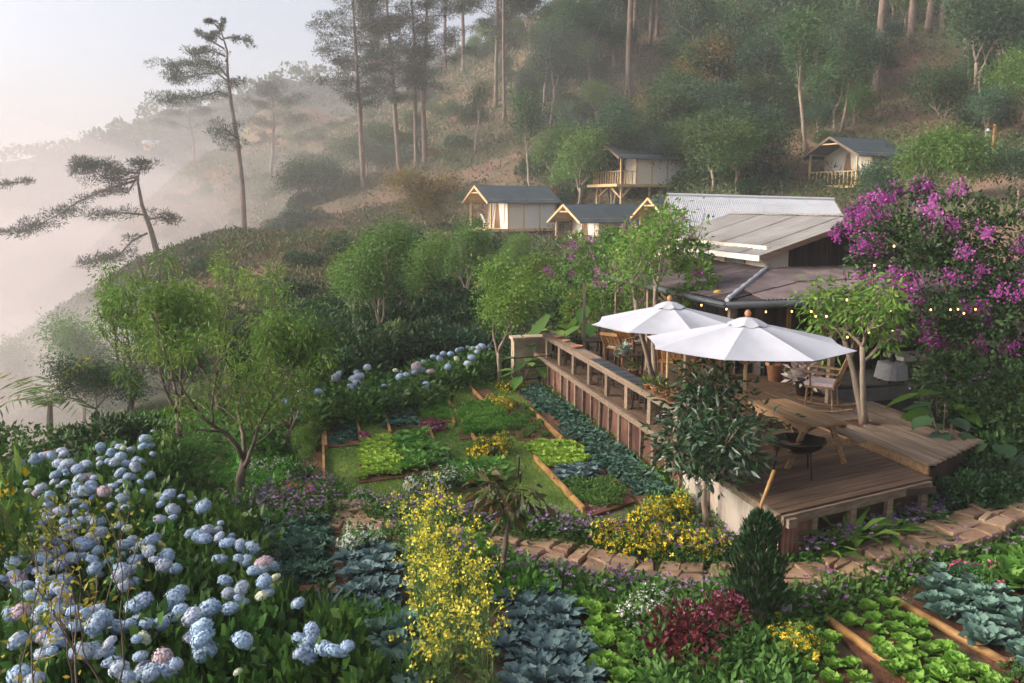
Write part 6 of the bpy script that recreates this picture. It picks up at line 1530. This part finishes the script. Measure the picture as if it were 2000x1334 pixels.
# dark conifer by the trough, agaves, ferns, broad-leaved plants
rg = np.random.default_rng(830); n = 2600; hgt = rg.random(n); az = rg.random(n) * 6.28; rr = (.24 + .05 * np.sin(az * 3 + hgt * 9)) * (1 - hgt ** 2.2) ** .6 * (1 + .25 * np.sin(hgt * 17 + az * 2)) * rg.uniform(.55, 1.12, n) + .02
P = np.stack([rr * np.cos(az), rr * np.sin(az), .08 + hgt * 1.15], 1)
V, F, v = leaves(P, np.stack([np.cos(az) * .5, np.sin(az) * .5, np.ones(n)], 1) + rg.normal(size=(n, 3)) * .2, .12, .03, rg)
t = thing('conifer', 'narrow dark conifer in front of the leaning pole', 'conifer', at(1478, 1205, .15)); obj('foliage', npmesh('foliage', V, F, L_['gloss'], v), t); MB().tube([(0, 0, -.1), (0, 0, 1.1)], [.03, .01], 6).build('stem', M['bark'], t)
for i, (px, py, k, s, lb) in enumerate([(520, 985, 'agave0', .75, 'spiky grey-green plant beside the fruit tree trunk'), (630, 1215, 'agave1', .9, 'spiky grey plant below the front kale bed'), (430, 1330, 'agave2', .9, 'spiky dark plant among the nearest hydrangeas'), (965, 752, 'blade0', .5, 'grassy tuft at the foot of the open-crowned tree'), (1065, 1150, 'blade1', .55, 'grassy tuft beside the path'), (1030, 1135, 'agave0', .6, 'small spiky plant beside the path')]):
    tag(obj('spiky_plant', LIB[k], None, at(px, py), i, s), lb, 'plant', 'spiky plants')
for i, (px, py, s, lb) in enumerate([(1600, 1100, 1.0, 'arching fern left of the group under the deck corner'), (1655, 1088, 1.35, 'arching fern in the middle under the deck corner'), (1718, 1066, 1.2, 'arching fern right of the group under the deck corner'), (1795, 1040, .95, 'fern at the right end of the deck'), (1860, 900, .9, 'fern below the dark shrubs at the right'), (1960, 930, 1.0, 'fern at the right frame edge'), (1905, 960, .85, 'fern above the stone steps'), (1985, 880, .9, 'fern behind the right frame fern')]):
    tag(obj('fern', LIB['fernf%d' % (i % 3)], None, at(px, py), i * 1.3, s), lb, 'fern', 'ferns right of the deck')
def broad_plant(loc, lb, seed, n=9, L=.5, W=.38, h=.9, mt='fern', name='broadleaf_plant', sc=1.0):
    rg = np.random.default_rng(seed); t = thing(name, lb, 'plant', loc, 0, None, sc); mb = MB()
    for i in range(n):
        az = i * 2.4 + rg.normal() * .2; r = rg.uniform(.1, .38); z = h * rg.uniform(.45, 1); e = np.array([r * math.cos(az), r * math.sin(az), z]); mb.tube([(0, 0, -.03), (e[0] * .4, e[1] * .4, z * .7), tuple(e)], [.014, .011, .008], 5)
        d = np.array([math.cos(az), math.sin(az), -.1 + rg.normal() * .25]); V_ = []; sd_ = np.array([-math.sin(az), math.cos(az), 0])
        for k in range(5):
            s = k / 4; wd_ = W * math.sin(PI * (.12 + .83 * s)) * rg.uniform(.9, 1.1); pz = e + d * L * s * .9 - np.array([0, 0, .22 * L * s * s])
            V_ += [pz - sd_ * wd_ / 2 + np.array([0, 0, .04]), pz, pz + sd_ * wd_ / 2 + np.array([0, 0, .04])]
        Fq = np.array([[k * 3 + c, k * 3 + c + 1, (k + 1) * 3 + c + 1, (k + 1) * 3 + c] for k in range(4) for c in range(2)])
        obj('leaf', npmesh('leaf', np.array(V_), Fq, L_[mt], np.full(15, rg.random()), True), t)
    mb.build('stems', M['bark'], t)
broad_plant(dk(4.7, 2.6, .0), 'big-leaved climber at the right end of the deck', 841, 12, .45, .36, 1.5, 'gloss')
broad_plant(dk(5.4, 3.6, .2), 'jagged-leaved green plant beside the pond', 842, 14, .6, .42, 1.3, 'fern')
broad_plant(dk(5.2, 1.9, .0), 'big-leaved plant above the stone steps', 843, 10, .5, .4, 1.0, 'gloss')
broad_plant(Vector((1.25, 25.3, .1)), 'large banana-like plant behind the tall post', 844, 9, 1.0, .45, 1.6, 'peach')
broad_plant(Vector((.35, 22.3, 0)), 'leafy plant in front of the plastered wall', 848, 12, .5, .3, .8, 'green')
broad_plant(Vector((.75, 22.9, 0)), 'broad-leaved plant at the foot of the deck end', 845, 9, .6, .35, .9, 'green')
broad_plant(Vector((2.2, 24.6, .5)), 'broad-leaved plant behind the dark side table', 846, 9, .8, .4, 1.5, 'green')
broad_plant(dk(6.3, 3.4, .2), 'lush broad-leaved plant at the pond edge', 847, 12, .55, .4, 1.1, 'fern')
t = thing('tall_post', 'tall thin post standing at the far end of the deck', 'post', dk(1.32, 12.7, .8)); MB().box((0, 0, .95), (.07, .07, 1.9)).build('shaft', M['bark_pale'], t); MB().box((0, 0, 1.92), (.10, .10, .03)).build('cap', M['wood_old'], t)
for a_, b_, k_, s_, lb_ in [(3.9, .9, 'hs2', .62, 'dark shrub hiding the right end of the raised walkway'), (4.7, 1.5, 'hs2', .7, 'dark shrub right of the raised walkway'), (5.5, 2.5, 'hs0', .75, 'olive shrub below the pond plants'), (6.4, 2.2, 'hs2', .9, 'dark shrub above the upper stone steps'), (5.8, 4.2, 'hs1', .6, 'leafy shrub at the near pond edge'), (7.2, 3.4, 'hs2', .9, 'dark shrub at the right pond end')]:
    put_shrub('garden_shrub', lb_, 'shrub', dk(a_, b_, 0), k_, a_ * 2, (s_, s_, s_ * 1.1))
# palm in the mist
pp = hill_point(95, 19.5); t = thing('palm', 'feathery palm fading into the mist at the left', 'palm', pp)
MB().tube([(0, 0, -.3), (.05, 0, .5), (.1, 0, .9)], [.09, .07, .05], 7).build('trunk', M['bark'], t)
rg = np.random.default_rng(851)
for i in range(14):
    az = i * 2.4; e0 = rg.uniform(.5, 1.3); pts = []; p = np.array([.1, 0, .9]); d = np.array([math.cos(az) * math.cos(e0), math.sin(az) * math.cos(e0), math.sin(e0)]); Ps, As = [], []
    for k in range(9):
        s_ = nz(np.cross(d, [0, 0, 1]))
        for sg in (-1, 1): Ps.append(p.copy()); As.append(s_ * sg + d * .5 + np.array([0, 0, -.35]))
        p = p + d * .16; d = nz(d + np.array([0, 0, -.16]))
    V, F, v = leaves(np.array(Ps), np.array(As), .42, .05, rg); obj('frond', npmesh('frond', V, F, L_['twig_leaf' if i % 4 == 0 else 'green'], v), t)

# ------------------------------------------------------------------ bougainvillea
def climber(name, lb, blobs, n, seed, leaf, petal, nfc, fl_per=60, lL=.11, lW=.06, stems=(), fr=.16, fs=.06, bias=(-.3, -.8, .5), fblobs=None):
    rg = np.random.default_rng(seed); B = [np.array(b_[0]) for b_ in blobs]; Rr = np.array([b_[1] for b_ in blobs]); w_ = Rr ** 2 / (Rr ** 2).sum()
    base = B[0].copy(); base[2] = min(b_[2] for b_ in B)
    i = rg.choice(len(B), n, p=w_); u = nz(rg.normal(size=(n, 3))); k = 1 + .18 * np.sin(u[:, 0] * 7 + i) + .15 * np.sin(u[:, 2] * 9 + 2 * i)
    P = np.array(B)[i] + u * (Rr[i] * k * (.55 + .5 * rg.random(n) ** .5))[:, None]
    cl = (vnoise(P[:, 0] + P[:, 1], P[:, 2], .35, seed) + .5); keep = cl > .28; P, u, cl = P[keep], u[keep], cl[keep]; n = len(P)
    t = thing(name, lb, 'climbing plant', tuple(base))
    V, F, v = leaves(P - base, u + rg.normal(size=(n, 3)) * .5, lL * rg.uniform(.6, 1.4, n), lW * rg.uniform(.7, 1.3, n), rg, np.clip(cl * .7 + rg.random(n) * .35, 0, 1))
    obj('foliage', npmesh('foliage', V, F, L_[leaf], v), t)
    Ps, vs = [], []
    fb = fblobs or list(range(len(B)))
    bi = np.array(bias); bi = bi / np.linalg.norm(bi)
    for _ in range(nfc):
        j = fb[rg.integers(0, len(fb))]; uu = nz(rg.normal(size=3) * .8 + bi); c = B[j] + uu * Rr[j] * 1.0
        m_ = int(fl_per * rg.uniform(.4, 1.3)); e = nz(rg.normal(size=3)) * fr * 1.3
        Ps.append(c + rg.normal(size=(m_, 3)) * fr * .6 + np.outer(rg.uniform(-1, 1, m_), e)); vs.append(np.clip(rg.random() * .6 + rg.random(m_) * .4, 0, 1))
    P = np.concatenate(Ps); v0 = np.concatenate(vs)
    V, F, v = leaves(P - base, rg.normal(size=(len(P), 3)) + bi * .5, fs, fs * .8, rg, v0); f_ = obj('blossoms', npmesh('blossoms', V, F, L_[petal], v), t); f_['kind'] = 'stuff'
    mb = MB()
    for s in stems: mb.tube([np.array(q) - base for q in s], [.045 * (1 - .6 * k / max(1, len(s) - 1)) for k in range(len(s))], 6)
    if stems: mb.build('stems', M['bark'], t, True)
    return t
D = lambda x, y, Y: tuple(dep(x, y, Y))
climber('bougainvillea', 'huge magenta bougainvillea covering the right end of the house', [(D(1760, 470, 17.5), .75), (D(1850, 450, 17.5), .9), (D(1950, 480, 17), 1.0), (D(1830, 540, 16.8), .9), (D(1930, 600, 16.5), 1.0), (D(2020, 560, 16.5), 1.1), (D(1780, 610, 17), .65), (D(1860, 660, 16.8), .7), (D(1960, 690, 16.5), .9), (D(1700, 500, 18), .45), (D(1720, 560, 17.6), .5), (D(1690, 430, 18.5), .35), (D(2050, 700, 16.5), 1.0), (D(1720, 400, 19), .3)],
        19000, 861, 'deep', 'f_magenta', 95, 85, stems=[[D(1890, 800, 17), D(1870, 650, 17), D(1830, 500, 17.3)], [D(1980, 820, 17), D(1960, 650, 17), D(1900, 480, 17)], [D(1830, 520, 17), D(1700, 450, 18), D(1650, 440, 18.8)]], fr=.125, fblobs=None)
climber('bougainvillea', 'trailing magenta vine arching over the grey roof gable', [(D(1740, 385, 19.5), .22), (D(1700, 405, 19.3), .2), (D(1665, 430, 19.1), .18), (D(1640, 455, 19), .15), (D(1800, 375, 19.6), .25)], 1500, 862, 'deep', 'f_magenta', 26, 50, stems=[[D(1850, 380, 19.5), D(1760, 375, 19.5), D(1690, 410, 19.2), D(1630, 465, 19)]], fr=.10)
climber('bougainvillea', 'looser purple bougainvillea left of the house roof', [(D(1160, 520, 24), .55), (D(1130, 480, 24.5), .4), (D(1230, 470, 23), .5), (D(1280, 500, 22.5), .6), (D(1340, 510, 21.5), .55), (D(1200, 560, 23), .6), (D(1270, 570, 22), .55), (D(1340, 560, 21), .4), (D(1310, 430, 22.5), .35), (D(1100, 540, 25), .5)],
        6500, 863, 'green', 'f_magenta', 34, 45, stems=[[(3.2, 22.6, .8), D(1280, 560, 22.4), D(1270, 470, 22.5), D(1300, 400, 22.5)], [(2.4, 23.6, .8), D(1180, 560, 23.6), D(1150, 480, 24)]], fr=.13, fs=.055)
climber('leafy_creeper', 'dark leafy creeper filling the shaded right side below the bougainvillea', [(D(1880, 760, 16), .7), (D(1960, 780, 15.5), .8), (D(2040, 800, 15), .9), (D(1900, 830, 15.2), .5), (D(1990, 860, 14.6), .6), (D(1820, 740, 17), .4)], 7000, 864, 'deep', 'f_purple', 6, 20, fr=.1)
climber('leafy_creeper', 'bright leafy shrub with pink blossoms behind the far deck', [(D(1140, 610, 26), .7), (D(1190, 600, 25.5), .6), (D(1090, 600, 27), .7), (D(1240, 600, 24.5), .5)], 4200, 865, 'peach', 'f_pink', 9, 16, fr=.08, fs=.05)
climber('vine', 'leafy vine hanging from the porch roof corner', [(D(1370, 545, 18.2), .3), (D(1350, 500, 19), .35), (D(1330, 580, 18.4), .25)], 1500, 866, 'peach', 'f_magenta', 8, 30, fr=.08)

# ------------------------------------------------------------------ string lights
bz = [(200,560),(340,582),(560,597),(705,595),(813,595),(838,622),(898,622),(1012,530),(1113,605),(1180,678),(1135,712),(1015,738),(1257,592),(1267,705),(1165,338),(1480,585),(1590,585),(1632,583),(1730,583),(1275,230),(1665,605)]
sl = thing('string_lights', 'warm glowing string lights hung along the porch and deck tree', 'string lights', (0, 0, 0))
bp = sorted([(1300 + x / Z4, 400 + y / Z4) for x, y in bz])
LIB['bulb'] = MB().lathe([(.0, -.024), (.015, -.016), (.018, -.003), (.013, .014), (.0, .022)], 8).mesh('bulb', M['bulb'], True)
wire = []
for i, (x, y) in enumerate(bp):
    Yd = 15.9 if x < 1560 else (14.6 if x < 1770 else 15.4)
    p = dep(x, y, Yd); obj('bulb', LIB['bulb'], sl, p); wire += [p + Vector((0, 0, .06))]
    MB().lathe([(.012, .02), (.014, .06), (0, .062)], 6, p).build('socket', M['black_metal'], sl)
MB().tube(wire, .006, 4).build('wire', M['black_metal'], sl)
for i, (px, py, Y) in enumerate([(1300, 292, 64), (1275, 290, 65), (1330, 295, 63), (1410, 285, 58), (1440, 270, 58), (1460, 298, 58), (1390, 300, 58), (1305, 690, 58)][:7]):
    pass
t = thing('hanging_lamp', 'orange glowing lantern under the left porch eave', 'lantern', dep(1402, 572, 17.6)); t.location.z -= .1
MB().lathe([(.05, 0), (.09, .03), (.09, .13), (.05, .16)], 12).build('shade', M['yellow_paint'], t, True); MB().lathe([(0, .04), (.04, .07), (0, .11)], 8).build('bulb', M['bulb'], t, True); MB().tube([(0, 0, .15), (0, 0, .3)], .006, 4).build('cord', M['black_metal'], t)

# ------------------------------------------------------------------ labels: things that would share one are told apart by their place in the picture
def tell_apart():
    by = {}
    for o in list(C.objects):
        if o.parent is None and o.get('label') and o.get('kind') is None and o.get('category'): by.setdefault(o['label'], []).append(o)
    num = ['', 'one', 'two', 'three', 'four', 'five', 'six', 'seven', 'eight', 'nine', 'ten', 'eleven', 'twelve', 'thirteen', 'fourteen']; nth = ['', 'leftmost', 'second', 'third', 'fourth', 'fifth', 'sixth', 'seventh', 'eighth', 'ninth', 'tenth', 'eleventh', 'twelfth', 'thirteenth', 'fourteenth']
    for lb, os_ in by.items():
        n = len(os_)
        if n < 2 or n > 14: continue
        os_.sort(key=lambda o: o.location.x / max(1, o.location.y))
        words = len(lb.split())
        for i, o in enumerate(os_):
            t = ('leftmost' if i == 0 else 'rightmost' if i == n - 1 else nth[i + 1] + ' from left')
            if words + len(t.split()) + 2 <= 16: t += ' of ' + num[n]
            if words + len(t.split()) > 16: t = t.replace(' from left', '')
            o['label'] = lb + ', ' + t
tell_apart()
